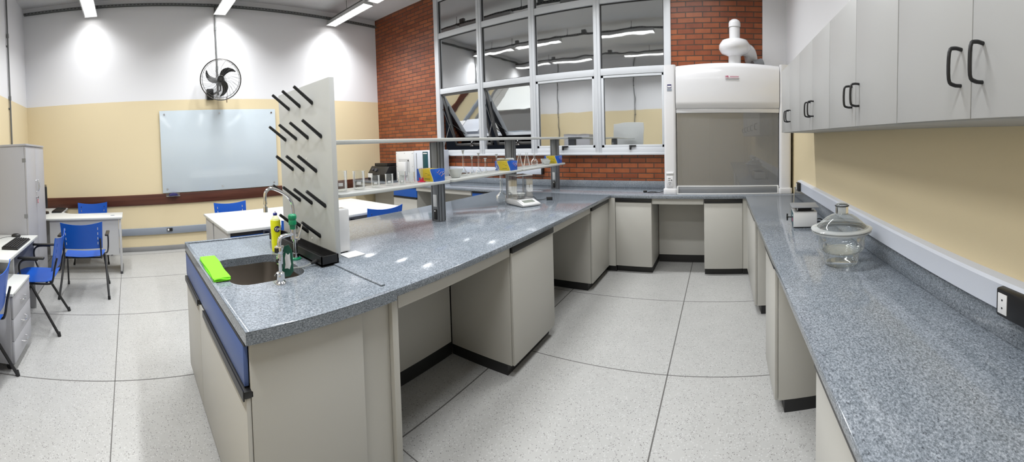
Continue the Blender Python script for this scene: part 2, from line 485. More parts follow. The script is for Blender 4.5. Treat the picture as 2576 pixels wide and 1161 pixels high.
# ------------------------------------------------------------------ room shell
fl = structure('floor', MB().box(XW-.2, XE+.2, YS-.2, YN+.2, -.1, 0), M['floor'])
g = MB()
for gx in (-5.93, -4.81, -3.70, -2.60, -1.49, -.35, .77):
    g.box(gx-.004, gx+.004, YS, YN, -.002, .0006)
for gy in (-1.28, -.16, 1.20, 2.36, 3.48, 4.6):
    g.box(XW, XE, gy-.003, gy+.003, -.002, .0006)
structure('floor_joint', g, M['groove'], fl)
structure('ceiling', MB().box(XW-.2, XE+.2, YS-.2, YN+.2, ZC, ZC+.15), M['ceiling'])
structure('wall_west', MB().box(XW-.2, XW, YS-.2, YN+.2, 0, ZC), M['wall'])
structure('wall_south', MB().box(XW, XE, YS-.2, YS, 0, ZC), M['wall'])
structure('wall_east', MB().box(XE, XE+.2, YS-.2, YN+.2, 0, ZC), M['wall'])
WX0, WX1, WZ0, WZ1 = -4.46, -.62, 1.36, 4.02
nw = MB()
nw.box(XW, WX0, YN, YN+.2, 0, ZC); nw.box(WX1, .54, YN, YN+.2, 0, ZC)
nw.box(WX0, WX1, YN, YN+.2, 0, WZ0); nw.box(WX0, WX1, YN, YN+.2, WZ1, ZC)
nw.box(.54, XE, YN-.012, YN+.2, 0, ZC, mi=1)
structure('wall_north', nw, [M['brick'], M['plaster']])
structure('baseboard_west', MB().box(XW, XW+.02, YS, YN, 0, .075, .004), M['base'])
structure('trim_1', MB().box(XW, XW+.022, YS, YN, .745, .915, .003), M['band'])

# window: frame, fixed panes, two open awning sashes
fy0, fy1 = YN-.02, YN+.06
wf = MB()
cols = [WX0, -3.51, -2.58, -1.605, WX1]; rows = [WZ0+.02, 2.43, 3.37, WZ1]
fw = .045
for i, x in enumerate(cols):
    xa, xb = (x, x+2*fw) if i == 0 else ((x-2*fw, x) if i == 4 else (x-fw, x+fw))
    wf.box(xa, xb, fy0-.012, fy1, WZ0, WZ1, .005)
    if 0 < i < 4: wf.box(x-.005, x+.005, fy0-.02, fy0, WZ0, WZ1)
for i, z in enumerate(rows):
    za, zb = (z-.03, z+.05) if i == 0 else ((z-.06, z) if i == 3 else (z-fw, z+fw))
    wf.box(WX0, WX1, fy0, fy1, za, zb, .005)
win = structure('window_1', wf, M['wframe'])
# panes
pn = MB(); gk = MB()
def cell(i, j):
    xa = cols[i]+(2*fw if i == 0 else fw); xb = cols[i+1]-(2*fw if i == 3 else fw)
    za = rows[j]+(.05 if j == 0 else fw); zb = rows[j+1]-(.06 if j == 2 else fw)
    return xa, xb, za, zb
for i in range(4):
    for j in range(3):
        xa, xb, za, zb = cell(i, j)
        if j == 0 and i < 2: continue
        pn.box(xa, xb, YN+.018, YN+.024, za, zb)
        for b_ in ((xa, xa+.012, za, zb), (xb-.012, xb, za, zb), (xa, xb, za, za+.010), (xa, xb, zb-.012, zb)):
            gk.box(b_[0], b_[1], YN+.008, YN+.018, b_[2], b_[3])
        if j == 0:  # closed opening sash: inner white frame
            for b_ in ((xa, xa+.035, za, zb), (xb-.035, xb, za, zb), (xa, xb, za, za+.035), (xa, xb, zb-.035, zb)):
                wf2 = b_
structure('window_pane', pn, M['film'], win)
structure('window_gasket', gk, M['wframe_d'], win)
for i in (2, 3):
    xa, xb, za, zb = cell(i, 0)
    sf = MB()
    for b_ in ((xa, xa+.035, za, zb), (xb-.035, xb, za, zb), (xa, xb, za, za+.035), (xa, xb, zb-.035, zb)):
        sf.box(b_[0], b_[1], YN-.012, YN+.012, b_[2], b_[3], .003)
    s_ = structure('sash', sf, M['wframe'], win)
    h_ = MB(); xm = (xa+xb)/2
    h_.box(xm-.045, xm+.045, YN-.04, YN-.012, za+.012, za+.03, .004); h_.box(xm-.04, xm-.015, YN-.05, YN-.03, za-.03, za+.02, .004)
    structure('sash_handle', h_, M['black'], s_)
TILT = math.radians(21)
for i in (0, 1):
    xa, xb, za, zb = cell(i, 0)
    sf = MB(); sp = MB(); arm = MB()
    for b_ in ((xa, xa+.035, za, zb), (xb-.035, xb, za, zb), (xa, xb, za, za+.04), (xa, xb, zb-.035, zb)):
        sf.box(b_[0], b_[1], YN+.005, YN+.045, b_[2], b_[3], .003)
    sp.box(xa+.03, xb-.03, YN+.022, YN+.028, za+.035, zb-.03)
    hd = MB(); xm = (xa+xb)/2
    hd.box(xm-.012, xm+.012, YN-.03, YN+.005, za+.01, za+.09, .003); hd.box(xm-.05, xm+.03, YN-.045, YN-.03, za+.005, za+.02, .003)
    for mb_ in (sf, sp, hd): mb_.rot(TILT, (0, YN+.02, zb), 'X')
    s_ = structure('sash', sf, M['sashgrey'], win)
    structure('sash_pane', sp, M['film'], s_); structure('sash_handle', hd, M['chrome'], s_)
    L = zb-za
    for x in (xa+.01, xb-.01):
        fo = Vector((x, YN+.02+math.sin(TILT)*L*.55, zb-math.cos(TILT)*L*.55))
        arm.tube([(x, YN+.03, za+.06), fo], .007, 6); arm.tube([(x, YN+.03, zb-.25), Vector((x, YN+.02+math.sin(TILT)*L*.95, zb-math.cos(TILT)*L*.95))], .008, 6)
    structure('sash_stay', arm, M['sashgrey'], s_)
structure('window_sill', MB().box(WX0-.03, WX1+.03, YN-.05, YN+.16, WZ0-.03, WZ0, .006), M['wframe'], win)

# ------------------------------------------------------------------ ceiling lamps, trays, conduits
def tray_mb(p0, p1, w=.038, h=.038):
    mb = MB(); p0, p1 = Vector(p0), Vector(p1)
    d = (p1-p0).normalized(); c = (p0+p1)/2; L = (p1-p0).length/2
    s = Vector((0,0,1)).cross(d)
    mb.obox(c+Vector((0,0,h/2)), d, s, (0,0,1), L, w/2, .0015)
    for k in (-1, 1): mb.obox(c+s*(k*w/2), d, s, (0,0,1), L, .0015, h/2)
    n = int(L*2/.06)
    for k in range(n):
        q = p0+d*(.03+k*.06)
        for sg in (-1, 1): mb.obox(q+s*(sg*(w/2+.001)), d, s, (0,0,1), .017, .001, .006, mi=1)
    return mb
single('cable_tray', tray_mb((XW+.06, YS+.03, 3.985), (XW+.06, YN-.03, 3.955)), [M['tray'], M['alu_d']],
       'grey perforated cable tray running along the top of the yellow and white wall', 'cable tray')
names_row = {-.5: 'row of lamps above the tall grey cabinet', 1.6: 'row of lamps above the wall fan', 3.72: 'row of lamps beside the brick wall'}
for ry in (-.5, 1.6, 3.72):
    t = thing('lamp_rail', 'grey perforated rail with junction boxes carrying the '+names_row[ry], 'rail', (XW+.1, ry, 3.93), 'rails that carry the ceiling lamps')
    part('channel', tray_mb((XW+.05, ry, 3.93), (XE-.05, ry, 3.93)), [M['tray'], M['alu_d']], t)
    for bx in (-4.75, -3.0, -1.1): part('junction_box', MB().box(bx-.05, bx+.05, ry-.035, ry+.035, 3.95, 4.02, .004), M['tray'], t)
    for rx in (-5.5, -4.9, -3.4, -1.9, -.3): part('hanger_rod', MB().cyl((rx, ry+.0, 3.93), (rx, ry, ZC), .005, seg=8).box(rx-.02, rx+.02, ry-.01, ry+.01, 3.925, 3.96), M['tray'], t)
def make_lamp():
    t = thing('ceiling_lamp', 'x', 'ceiling lamp')
    b = MB()
    Lh = .59; wt, wb = .055, .105
    for sg in (-1, 1):
        b.prism([(sg*wt, .08), (sg*(wt-.004), .08), (sg*(wb-.006), 0), (sg*wb, 0)], -Lh, Lh, axis='x')
    b.box(-Lh, Lh, -wt, wt, .076, .084)
    for sg in (-1, 1): b.prism([(-wt, .084), (wt, .084), (wb, 0), (-wb, 0)], sg*Lh-.006, sg*Lh+.006, axis='x')
    part('housing', b, M['lampbody'], t)
    part('diffuser', MB().box(-Lh+.01, Lh-.01, -wb+.012, wb-.012, .012, .018), M['glow'], t)
    lv = MB(); y0, y1 = -wb+.014, wb-.014   # comb of cross blades on one spine
    cp = [(-Lh+.02, y0), (Lh-.02, y0), (Lh-.02, y0+.003)]
    for k in range(11, 0, -1):
        xk = -Lh+k*.098
        cp += [(xk+.0012, y0+.003), (xk+.0012, y1), (xk-.0012, y1), (xk-.0012, y0+.003)]
    cp += [(-Lh+.02, y0+.003)]
    lv.prism(cp, .001, .0115)
    part('louvre', lv, M['white'], t)
    return t
lamp0 = make_lamp()
lamp_labels = {
 (-.5, 0): 'white strip ceiling lamp above the tall grey cabinet end of the yellow wall',
 (-.5, 1): 'white strip ceiling lamp second from the whiteboard wall, over the computer desks',
 (-.5, 2): 'white strip ceiling lamp third from the whiteboard wall, over the computer desks side',
 (-.5, 3): 'white strip ceiling lamp added to light the side counter end beyond the computer desks row',
 (1.6, 0): 'white strip ceiling lamp directly above the wall fan',
 (1.6, 1): 'white strip ceiling lamp second from the fan, over the drying board',
 (1.6, 2): 'white strip ceiling lamp over the island sink',
 (1.6, 3): 'white strip ceiling lamp added to light the aisle beside the sink island',
 (3.72, 0): 'white strip ceiling lamp by the brick corner, its end almost on the white wall',
 (3.72, 1): 'white strip ceiling lamp second from the brick corner, in front of the window',
 (3.72, 2): 'white strip ceiling lamp in front of the window above the island end',
 (3.72, 3): 'white strip ceiling lamp added to light the space before the fume hood'}
first = True
for ry in (-.5, 1.6, 3.72):
    for k, lx in enumerate((-5.46, -4.17, -2.0, -.6)):  # last lamp of each row is an addition to light the right side
        o = lamp0 if first else dup(lamp0)
        first = False
        o['label'] = lamp_labels[(ry, k)]; o['group'] = 'strip lamps on the ceiling'
        move(o, (lx, ry, 3.82))
        ld = bpy.data.lights.new('lamp_light', 'AREA'); ld.shape = 'RECTANGLE'; ld.size = .96; ld.size_y = .15
        ld.energy = LAMP_POWER; ld.spread = math.radians(132); ld.color = (.965, .985, 1)
        lo = bpy.data.objects.new('lamp_light', ld); COL.objects.link(lo); lo.parent = o; lo.location = (0, 0, -.002)

for px, lab in ((-5.14, 'galvanised conduit running down the side wall behind the tall grey cabinet'), (-2.6, 'thin conduit down the wall opposite the window, mirrored in the panes'), (-3.80, 'conduit down the wall opposite the window, between two others')):
    mb = MB().cyl((px, YS+.022, 1.2), (px, YS+.022, ZC-.02), .0125, seg=10)
    for z in (2.45, 3.35): mb.cyl((px, YS+.022, z-.03), (px, YS+.022, z+.03), .018, seg=10)
    for z in (1.6, 2.3, 3.2): mb.box(px-.03, px+.03, YS, YS+.01, z-.01, z+.01)
    single('conduit', mb, M['tray'], lab, 'conduit', (px, YS+.022, 1.2))
mb = MB().cyl((XW+.03, 1.53, 2.5), (XW+.03, 1.53, 3.95), .0125, seg=10)
for z in (2.95, 3.6): mb.cyl((XW+.03, 1.53, z-.03), (XW+.03, 1.53, z+.03), .018, seg=10)
single('conduit', mb, M['tray'], 'vertical conduit running from the ceiling down behind the wall fan', 'conduit', (XW+.03, 1.53, 2.5))

# ------------------------------------------------------------------ wall fan
FX, FY, FZ, FR = -5.80, 1.505, 2.70, .325
t = thing('wall_fan', 'black oscillating wall fan with wire guard above the whiteboard', 'fan', (XW, FY, 2.55))
hub_axis = Vector((1, -.22, -.08)).normalized()
hs = Vector((0,0,1)).cross(hub_axis).normalized(); hu = hub_axis.cross(hs).normalized()
hc = Vector((FX, FY, FZ))
gd = MB()
def ring(r, off, tr, n=40): gd.tube([hc+hub_axis*off+(hs*math.cos(2*PI*k/n)+hu*math.sin(2*PI*k/n))*r for k in range(n)], tr, 6, closed=True)
ring(FR, .0, .007); ring(FR*.985, -.03, .006); ring(FR*.90, .055, .004); ring(.055, .085, .003); ring(.09, -.10, .003)
for k in range(30):
    a_ = 2*PI*k/30
    d0 = hs*math.cos(a_)+hu*math.sin(a_); d1 = hs*math.cos(a_+.22)+hu*math.sin(a_+.22)
    gd.tube(smooth_path([hc+hub_axis*.085+d1*.055, hc+hub_axis*.072+d1*.17, hc+hub_axis*.055+d0*FR*.9, hc+d0*FR], 3), .0018, 5)
    if k % 2 == 0: gd.tube([hc-hub_axis*.10+d1*.09, hc-hub_axis*.08+d1*.2, hc+d0*FR], .0018, 5)
part('wire_guard', gd, M['wire'], t)
for k in range(3):
    a0 = math.radians(62+120*k)
    bl = MB(); n = 18; vs = []
    for i in range(n+1):
        q = i/n; r = .045+q*.225
        th = a0-.75*q*q*(1.0)+.12
        cw = (.055+.045*math.sin(PI*q**.9))*math.sqrt(max(0, 1-max(0, (q-.82)/.185)**2)); wd = cw/max(r, .06)
        tw = .022*(1-q*.5)
        row = []
        for sg in (-1, 0, 1):
            aa = th+sg*wd*.5
            row.append(hc+(hs*math.cos(aa)+hu*math.sin(aa))*r+hub_axis*(sg*tw+.01))
        vs.append(row)
    V_ = [bl.bm.verts.new(p) for row in vs for p in row]+[bl.bm.verts.new(p-hub_axis*.005) for row in vs for p in row]
    m_ = (n+1)*3
    for i in range(n):
        for j in range(2):
            q0 = i*3+j
            bl.bm.faces.new((V_[q0], V_[q0+1], V_[q0+4], V_[q0+3])); bl.bm.faces.new((V_[m_+q0], V_[m_+q0+3], V_[m_+q0+4], V_[m_+q0+1]))
        for j in (0, 2):
            q0 = i*3+j; bl.bm.faces.new((V_[q0], V_[q0+3], V_[m_+q0+3], V_[m_+q0]))
    bl.bm.faces.new([V_[0], V_[1], V_[2], V_[m_+2], V_[m_+1], V_[m_]]); e_ = n*3
    bl.bm.faces.new([V_[e_], V_[e_+1], V_[e_+2], V_[m_+e_+2], V_[m_+e_+1], V_[m_+e_]])
    part('blade', bl, M['blade'], t)
part('hub', MB().cyl(hc-hub_axis*.04, hc+hub_axis*.05, .048).cyl(hc+hub_axis*.08, hc+hub_axis*.092, .05).cyl(hc+hub_axis*.04, hc+hub_axis*.082, .02), M['blade'], t)
part('badge', MB().obox(hc+hub_axis*.0935+hu*.012, hs, hu, hub_axis, .020, .004, .001).obox(hc+hub_axis*.0935-hu*.004, hs+hu*.4, hu, hub_axis, .012, .003, .001).obox(hc+hub_axis*.0935-hu*.018+hs*.008, hs, hu, hub_axis, .008, .004, .001).obox(hc+hub_axis*.0935-hu*.016-hs*.014, hs, hu, hub_axis, .004, .007, .001), M['wire'], t)
part('motor', MB().tube([hc-hub_axis*.05, hc-hub_axis*.10, hc-hub_axis*.20, hc-hub_axis*.235], [.05, .075, .075, .04], 20), M['alu'], t)
br_ = MB().tube([hc-hub_axis*.13, hc-hub_axis*.13+Vector((-.02, 0, -.16)), Vector((XW+.02, FY-.05, 2.52))], .016, 10)
part('bracket', br_, M['alu'], t)
part('wall_plate', MB().box(XW, XW+.055, FY-.17, FY-.06, 2.42, 2.60, .006), M['blade'], t)
part('pull_switch', MB().cyl(hc+Vector((-.05, .10, -.27)), hc+Vector((-.05, .10, -.36)), .006, seg=8), M['band'], t)

# ------------------------------------------------------------------ whiteboard
t = thing('whiteboard', 'pale blue glass writing board with chrome studs on the cream wall', 'whiteboard', (XW+.02, 1.53, .93))
part('glass_panel', MB().box(XW+.018, XW+.028, .535, 2.535, .925, 2.26, .002), M['board'], t)
for by in (.61, 1.535, 2.46):
    for bz in (.985, 2.20): part('stud', MB().cyl((XW+.001, by, bz), (XW+.018, by, bz), .010).cyl((XW+.026, by, bz), (XW+.034, by, bz), .014), M['chrome'], t)
t = thing('eraser_ledge', 'small clear ledge fixed to the brown band under the whiteboard', 'ledge', (XW+.022, .70, .86))
part('plate', MB().box(XW+.022, XW+.10, .585, .81, .872, .878, .001).box(XW+.022, XW+.027, .585, .81, .872, .915), M['glass2'], t)
er = MB().prism([(.63, .879), (.775, .879), (.775, .895), (.755, .915), (.70, .925), (.65, .915), (.63, .895)], XW+.035, XW+.085, axis='x', bev=.003)
single('board_eraser', er, M['navy'], 'dark blue board eraser lying on the clear ledge under the whiteboard', 'eraser', (XW+.06, .70, .879))

# trunkings
def socket_block(parent, x, y, z, nx, ny, w=.12, h=.10, d=.03, plates=2):
    """black outlet block on a trunking; (nx,ny) is the way it faces"""
    n = Vector((nx, ny, 0)); s = Vector((-ny, nx, 0))
    c = Vector((x, y, z))
    o = part('socket_block', MB().obox(c+n*d/2, s, n, (0,0,1), w/2, d/2, h/2, .006), M['black'], parent)
    p_ = MB().obox(c+n*(d+.001)-s*(w*.27), s, n, (0,0,1), w*.15, .0015, h*.36, .001)
    part('outlet_face', p_, M['wpaper'], o)
    for dz in (-.012, .012): part('outlet_hole', MB().cyl(c+n*(d+.002)-s*(w*.27)+Vector((0,0,dz)), c+n*(d+.0035)-s*(w*.27)+Vector((0,0,dz)), .003, seg=8), M['black'], o)
    
    return o
t = thing('cable_trunking', 'grey cable trunking along the foot of the cream wall below the brown band', 'trunking', (XW+.02, 1.5, .30))
part('channel', MB().box(XW, XW+.035, YS+.02, YN-.72, .265, .375, .004), M['gtrunk'], t)
socket_block(t, XW+.035, .62, .335, 1, 0, .09, .05, .02)
t = thing('cable_trunking', 'white cable trunking on the yellow wall above the desiccator bench', 'trunking', (XE, 1.5, 1.0))
part('channel', MB().prism([(XE, 1.0), (XE-.035, 1.0), (XE-.040, 1.004), (XE-.040, 1.085), (XE-.032, 1.095), (XE, 1.10)], YS+.02, 3.85, axis='y'), M['trunk'], t)
socket_block(t, XE-.040, .775, 1.045, -1, 0, .13, .085, .03)
socket_block(t, XE-.040, 3.72, 1.045, -1, 0, .10, .085, .03)
t = thing('cable_trunking', 'white cable trunking on the brick wall behind the shelf posts', 'trunking', (-4.2, YN, 1.05))
part('channel', MB().box(XW+.02, -2.46, YN-.06, YN-.0, 1.06, 1.155, .004), M['trunk'], t)
part('end_cap', MB().box(-2.46, -2.435, YN-.058, YN, 1.062, 1.153, .003), M['black'], t)
socket_block(t, -5.62, YN-.06, 1.105, 0, -1, .10, .085, .03)
single('paint_stain', MB().box(XE-.0015, XE, .66, .70, 1.108, 1.114), M['stain'], 'small green paint smear on the yellow wall above the near black socket', 'stain', (XE-.001, .7, 1.11))

# ------------------------------------------------------------------ worktops
ZT, TH = .90, .035
def edge_round(mb, *a_, **k): return mb.box(*a_, **k)
# sink top
SX0, SX1, SY0, SY1 = -2.68, -1.255, .375, 1.055
hole = rrect(-2.165, -1.705, .465, .865, .09, 6)
t = thing('sink_worktop', 'grey granite sink counter with raised rim at the end of the island', 'worktop', (-1.97, .7, .86))
part('slab', MB().slab_hole([(SX0, SY0), (SX1, SY0), (SX1, SY1), (SX0, SY1)], hole, ZT-.045, ZT), M['granite'], t)
rim = MB()
rim.box(SX0, SX0+.028, SY0, SY1, ZT, ZT+.008, .003); rim.box(SX0, SX1-.08, SY1-.022, SY1, ZT, ZT+.008, .003)
rim.box(SX0+.02, SX1, SY0, SY0+.022, ZT, ZT+.004, .002); rim.box(SX1-.02, SX1, SY0+.02, SY1, ZT, ZT+.004, .002)
part('raised_rim', rim, M['granite'], t)
bs = MB()
prof = [(1, 0), (.985, -.10), (.93, -.16), (.80, -.175), (0.12, -.18)]
cx, cy = -1.935, .665
rings = []
for s_, dz in prof: rings.append([bs.bm.verts.new((cx+(x-cx)*s_, cy+(y-cy)*s_, ZT-.045+dz)) for x, y in hole])
for A_, B_ in zip(rings, rings[1:]):
    for k in range(len(A_)): bs.bm.faces.new((A_[k], A_[(k+1) % len(A_)], B_[(k+1) % len(A_)], B_[k]))
bs.bm.faces.new(rings[-1])
bo = part('sink_basin', bs, M['steel'], t)
part('drain', MB().cyl((cx, cy, ZT-.224), (cx, cy, ZT-.219), .045), M['chrome'], bo)
# island main top
IX0, IX1 = -2.72, -1.265
NF = 4.135
t = thing('island_worktop', 'long grey granite counter of the island carrying the shelf rack', 'worktop', (-2.0, 2.6, .86))
part('slab', MB().prism([(IX0, SY1), (IX1, SY1), (IX1+.02, NF), (IX0-.05, NF)], ZT-TH, ZT, bev=.004), M['granite'], t)
# north top
t = thing('window_worktop', 'grey granite counter along the brick wall under the window', 'worktop', (-2.5, 4.5, .86))
NYB = YN-.012
part('slab', MB().box(XW+.001, XE-.001, NF+.0005, NYB, ZT-TH, ZT, .004), M['granite'], t)
part('backsplash', MB().box(XW+.025, XE-.03, YN-.03, YN-.0125, ZT, .99, .003), M['granite'], t)
# east top
EX0 = .272
t = thing('side_worktop', 'grey granite counter along the yellow wall holding the glass desiccator', 'worktop', (.55, 1.2, .86))
part('slab', MB().box(EX0, XE-.001, YS+.01, NF, ZT-TH, ZT, .004), M['granite'], t)
part('backsplash', MB().box(XE-.022, XE-.0005, YS+.01, 4.10, ZT, .995, .003), M['granite'], t)

def knee_panel(label, ax, front, back, a0, a1, sg):
    """recessed panel with black foot and a front apron closing a knee space; front/back are positions across"""
    def bx(mb, u0, u1, d0, d1, z0_, z1_):
        return mb.box(d0, d1, u0, u1, z0_, z1_) if ax == 'x' else mb.box(u0, u1, d0, d1, z0_, z1_)
    m_ = (a0+a1)/2
    t = thing('knee_space_panel', label, 'panel', (back, m_, 0) if ax == 'x' else (m_, back, 0), 'recessed panels under the granite counters')
    part('panel', bx(MB(), a0, a1, back-.009, back+.009, 0.09, ZT-TH-.001), M['lam'], t)
    part('apron', bx(MB(), a0, a1, front-.007, front+.007, .800, ZT-TH-.001), M['lam'], t)
    part('plinth', bx(MB(), a0, a1, back-.006, back+sg*.012, 0, .09), M['toe'], t)
knee_panel('off-white recessed panel under the island between the sink and the first base cabinet', 'x', IX1-.028, -1.82, 1.085, 2.02, 1)
knee_panel('off-white recessed panel under the island between its two base cabinets', 'x', IX1-.028, -1.82, 2.65, 3.54, 1)
knee_panel('off-white recessed panel under the window counter in front of the fume hood', 'y', NF+.037, 4.625, -.77, -.19, -1)
knee_panel('off-white recessed panel between the two bright blue drawers', 'y', NF+.037, 4.64, -4.38, -3.265, -1)
knee_panel('off-white recessed panel beside the blue drawer, below the black instrument', 'y', NF+.037, 4.64, XW+.04, -4.97, -1)
knee_panel('off-white recessed panel under the side counter below the agitator', 'x', EX0+.037, .755, 2.435, 3.205, -1)
knee_panel('off-white recessed panel under the side counter below the glass desiccator', 'x', EX0+.037, .755, 1.125, 2.005, -1)
single('rear_cladding', MB().box(-2.66, -2.64, 1.085, 4.13, .0, ZT-TH-.001), M['lam'], 'off-white back panel along the island side facing the white tables', 'panel', (-2.65, 2.6, 0))

# ------------------------------------------------------------------ base cabinets
def base_cabinet(label, cat, face, a0, a1, depth, drawer=False, z0=.075, closed_end=0, group='base cabinets under the granite counters', doors=1, drw_mat='blue2'):
    """face: (axis, position, direction) of the door plane, a0..a1 along the wall"""
    ax, pos, sg = face
    def bx(mb, u0, u1, d0, d1, z0_, z1_, bev=0):
        # d measured outwards from the door plane
        if ax == 'x': return mb.box(pos+sg*d0, pos+sg*d1, u0, u1, z0_, z1_, bev)
        return mb.box(u0, u1, pos+sg*d0, pos+sg*d1, z0_, z1_, bev)
    loc = (pos, (a0+a1)/2, 0) if ax == 'x' else ((a0+a1)/2, pos, 0)
    t = thing('base_cabinet', label, cat, loc, group)
    part('body', bx(MB(), a0, a1, -depth, -.020, z0, ZT-TH-.0005, .002), M['lam'], t)
    part('plinth', bx(MB(), a0+.004, a1-.004, -depth, -.055, 0, z0), M['toe'], t)
    dz1 = .818
    if drawer:
        o = part('drawer', bx(MB(), a0+.003, a1-.003, -.018, 0, .685, .833, .002), M[drw_mat], t)
        part('drawer_pull', bx(MB(), a0+.003, a1-.003, -.015, .006, .838, .860, .003), M['black'], o)
        dz1 = .655
    n = doors
    for i in range(n):
        u0 = a0+(a1-a0)*i/n; u1 = a0+(a1-a0)*(i+1)/n
        o = part('door', bx(MB(), u0+.003, u1-.003, -.018, 0, z0+.004, dz1, .002), M['lam'], t)
        part('door_pull', bx(MB(), u0+.003, u1-.003, -.015, .008, dz1, dz1+(.042 if not drawer else .026), .003), M['black'], o)
    return t
base_cabinet('narrow off-white base cabinet under the island counter, beside the sink end', 'cabinet', ('x', -1.275, 1), 2.025, 2.645, .53)
base_cabinet('off-white base cabinet at the far end of the island counter', 'cabinet', ('x', -1.275, 1), 3.545, 4.12, .53)
base_cabinet('off-white base cabinet under the window counter between the island and the knee space', 'cabinet', ('y', 4.15, -1), -1.20, -.775, .47)
base_cabinet('off-white base cabinet under the fume hood, beside the yellow-wall counter', 'cabinet', ('y', 4.15, -1), -.185, .245, .47)
base_cabinet('off-white base cabinet of the side counter, beside the fume hood corner', 'cabinet', ('x', .295, -1), 3.21, 4.05, .47)
base_cabinet('off-white base cabinet in the middle of the side counter', 'cabinet', ('x', .295, -1), 2.01, 2.43, .47)
base_cabinet('off-white base cabinet of the side counter below the black wall socket', 'cabinet', ('x', .295, -1), .25, 1.12, .47, doors=2)
base_cabinet('base cabinet with bright blue drawer under the white analyser', 'cabinet', ('y', 4.18, -1), -4.965, -4.385, .47, True)
base_cabinet('base cabinet with bright blue drawer at the corner of island and window counter', 'cabinet', ('y', 4.18, -1), -3.26, -2.80, .47, True)
# corner fillers
t = thing('filler_panel', 'narrow off-white filler in the corner between island and window cabinets', 'panel', (-1.29, 4.14, 0))
part('panel', MB().box(-1.30, -1.20, 4.135, 4.17, .075, ZT-TH).box(-1.31, -1.29, 4.10, 4.15, .075, ZT-TH), M['lam'], t)
part('plinth', MB().box(-1.33, -1.2, 4.18, 4.2, 0, .075), M['toe'], t)
t = thing('filler_panel', 'narrow off-white filler in the corner beside the yellow-wall counter', 'panel', (.27, 4.14, 0))
part('panel', MB().box(.245, .31, 4.16, 4.19, .075, ZT-TH).box(.295, .315, 4.05, 4.17, .075, ZT-TH), M['lam'], t)
part('plinth', MB().box(.245, .35, 4.20, 4.22, 0, .075), M['toe'], t)

# sink cabinet: blue band and two doors facing the room end
t = thing('sink_cabinet', 'off-white sink cabinet with blue band and black pulls at the island end', 'cabinet', (-2.0, .7, 0))
CX0, CX1, CY = -2.86, -1.285, .395
CX0 = -2.66
part('side_panel', MB().box(CX1-.02, CX1, CY+.002, .885, .0, .853, .002), M['lam'], t)
part('side_panel', MB().box(CX0, CX0+.02, CY+.002, 1.05, .05, .853, .002), M['lam'], t)
part('rear_infill', MB().box(CX1-.045, CX1-.025, .885, 1.045, .065, .853), M['lam'], t)
part('end_panel', MB().box(CX1-.10, CX1+.0, 1.047, 1.082, .09, .8545, .002).box(CX0+.02, CX1-.1, 1.06, 1.08, .05, .85), M['lam'], t)
part('floor_panel', MB().box(CX0+.02, CX1-.02, CY+.04, 1.05, .05, .07), M['lam'], t)
part('plinth', MB().box(CX0+.05, CX1-.045, CY+.06, 1.05, .0, .05).box(CX1-.06, CX1-.03, .89, 1.08, 0, .065), M['toe'], t)
o = part('blue_band', MB().box(CX0, CX1-.022, CY-.018, CY, .682, .832, .002), M['blue'], t)
part('band_pull', MB().box(CX0, CX1, CY-.02, CY+.02, .838, .854, .002), M['black'], o)
xm = -2.185
for u0, u1 in ((CX0, xm-.003), (xm+.003, CX1-.004)):
    o = part('door', MB().box(u0, u1, CY-.018, CY, .045, .648, .002), M['lam'], t)
    h0 = u0 if u0 > -2.3 else u0
    part('door_pull', MB().box(u0+(.15 if u0 > -2.3 else 0), u1+.004, CY-.026, CY+.01, .650, .676, .003).box(u0+(.15 if u0 > -2.3 else 0), u1, CY-.030, CY-.024, .640, .676), M['black'], o)

# ------------------------------------------------------------------ wall cupboards
UXF, UZ0, UZ1 = .547, 1.582, 2.125
def make_cupboard(w):
    """local: door plane at x=0 facing -x, width along y centred, z from 0"""
    t = thing('wall_cupboard', 'x', 'cupboard')
    H = UZ1-UZ0; D = XE-UXF
    part('body', MB().box(.019, D-.001, -w/2+.001, w/2-.001, 0, H, .001), M['cup'], t)
    for sg in (-1, 1):
        y0, y1 = (-w/2+.002, -.0015) if sg < 0 else (.0015, w/2-.002)
        o = part('door', MB().box(0, .018, y0, y1, .002, H-.002, .0015), M['cup'], t)
        hy = sg*.040; hz0, hz1 = .083, .170
        pts = smooth_path([(0, hy, hz0), (-.022, hy, hz0), (-.036, hy, hz0+.012), (-.036, hy, hz1-.012), (-.022, hy, hz1), (0, hy, hz1)], 4)
        part('handle', MB().tube(pts, .0048, 10), M['black'], o)
    return t
seams = [3.32, 2.575, 1.845, 1.085, .32, -.44, -1.20]
cups = ['cream-grey two-door wall cupboard at the far end beside the fume hood', 'cream-grey two-door wall cupboard second from the fume hood',
        'cream-grey two-door wall cupboard third from the fume hood, above the agitator', 'cream-grey two-door wall cupboard above the desiccator, largest in view',
        'cream-grey two-door wall cupboard next to the large one above the desiccator', 'cream-grey two-door wall cupboard past the edge of view']
c0 = make_cupboard(.745)
for i in range(5):
    o = c0 if i == 0 else dup(c0)
    move(o, (UXF, (seams[i]+seams[i+1])/2, UZ0)); o['label'] = cups[i]; o['group'] = 'two-door cupboards on the yellow wall'
    o.scale = (1, (seams[i]-seams[i+1])/.7465, 1)

# ------------------------------------------------------------------ fume hood
HX0, HX1, HY = -.645, .815, 4.235
t = thing('fume_hood', 'white glass-fronted fume hood on the corner counter by the window', 'fume hood', (.08, 4.5, .90))
for x0 in (HX0, HX1-.150):
    o = part('side_column', MB().prism(rrect(x0+.006, x0+.144, HY, HY+.15, .03, 4), .90, 2.365, bev=0), M['hood'], t)
    part('column_foot', MB().prism(rrect(x0-.006, x0+.156, HY-.012, HY+.17, .03, 4), .9005, .965, bev=.004), M['hood'], o)
ix0, ix1 = HX0+.15, HX1-.15
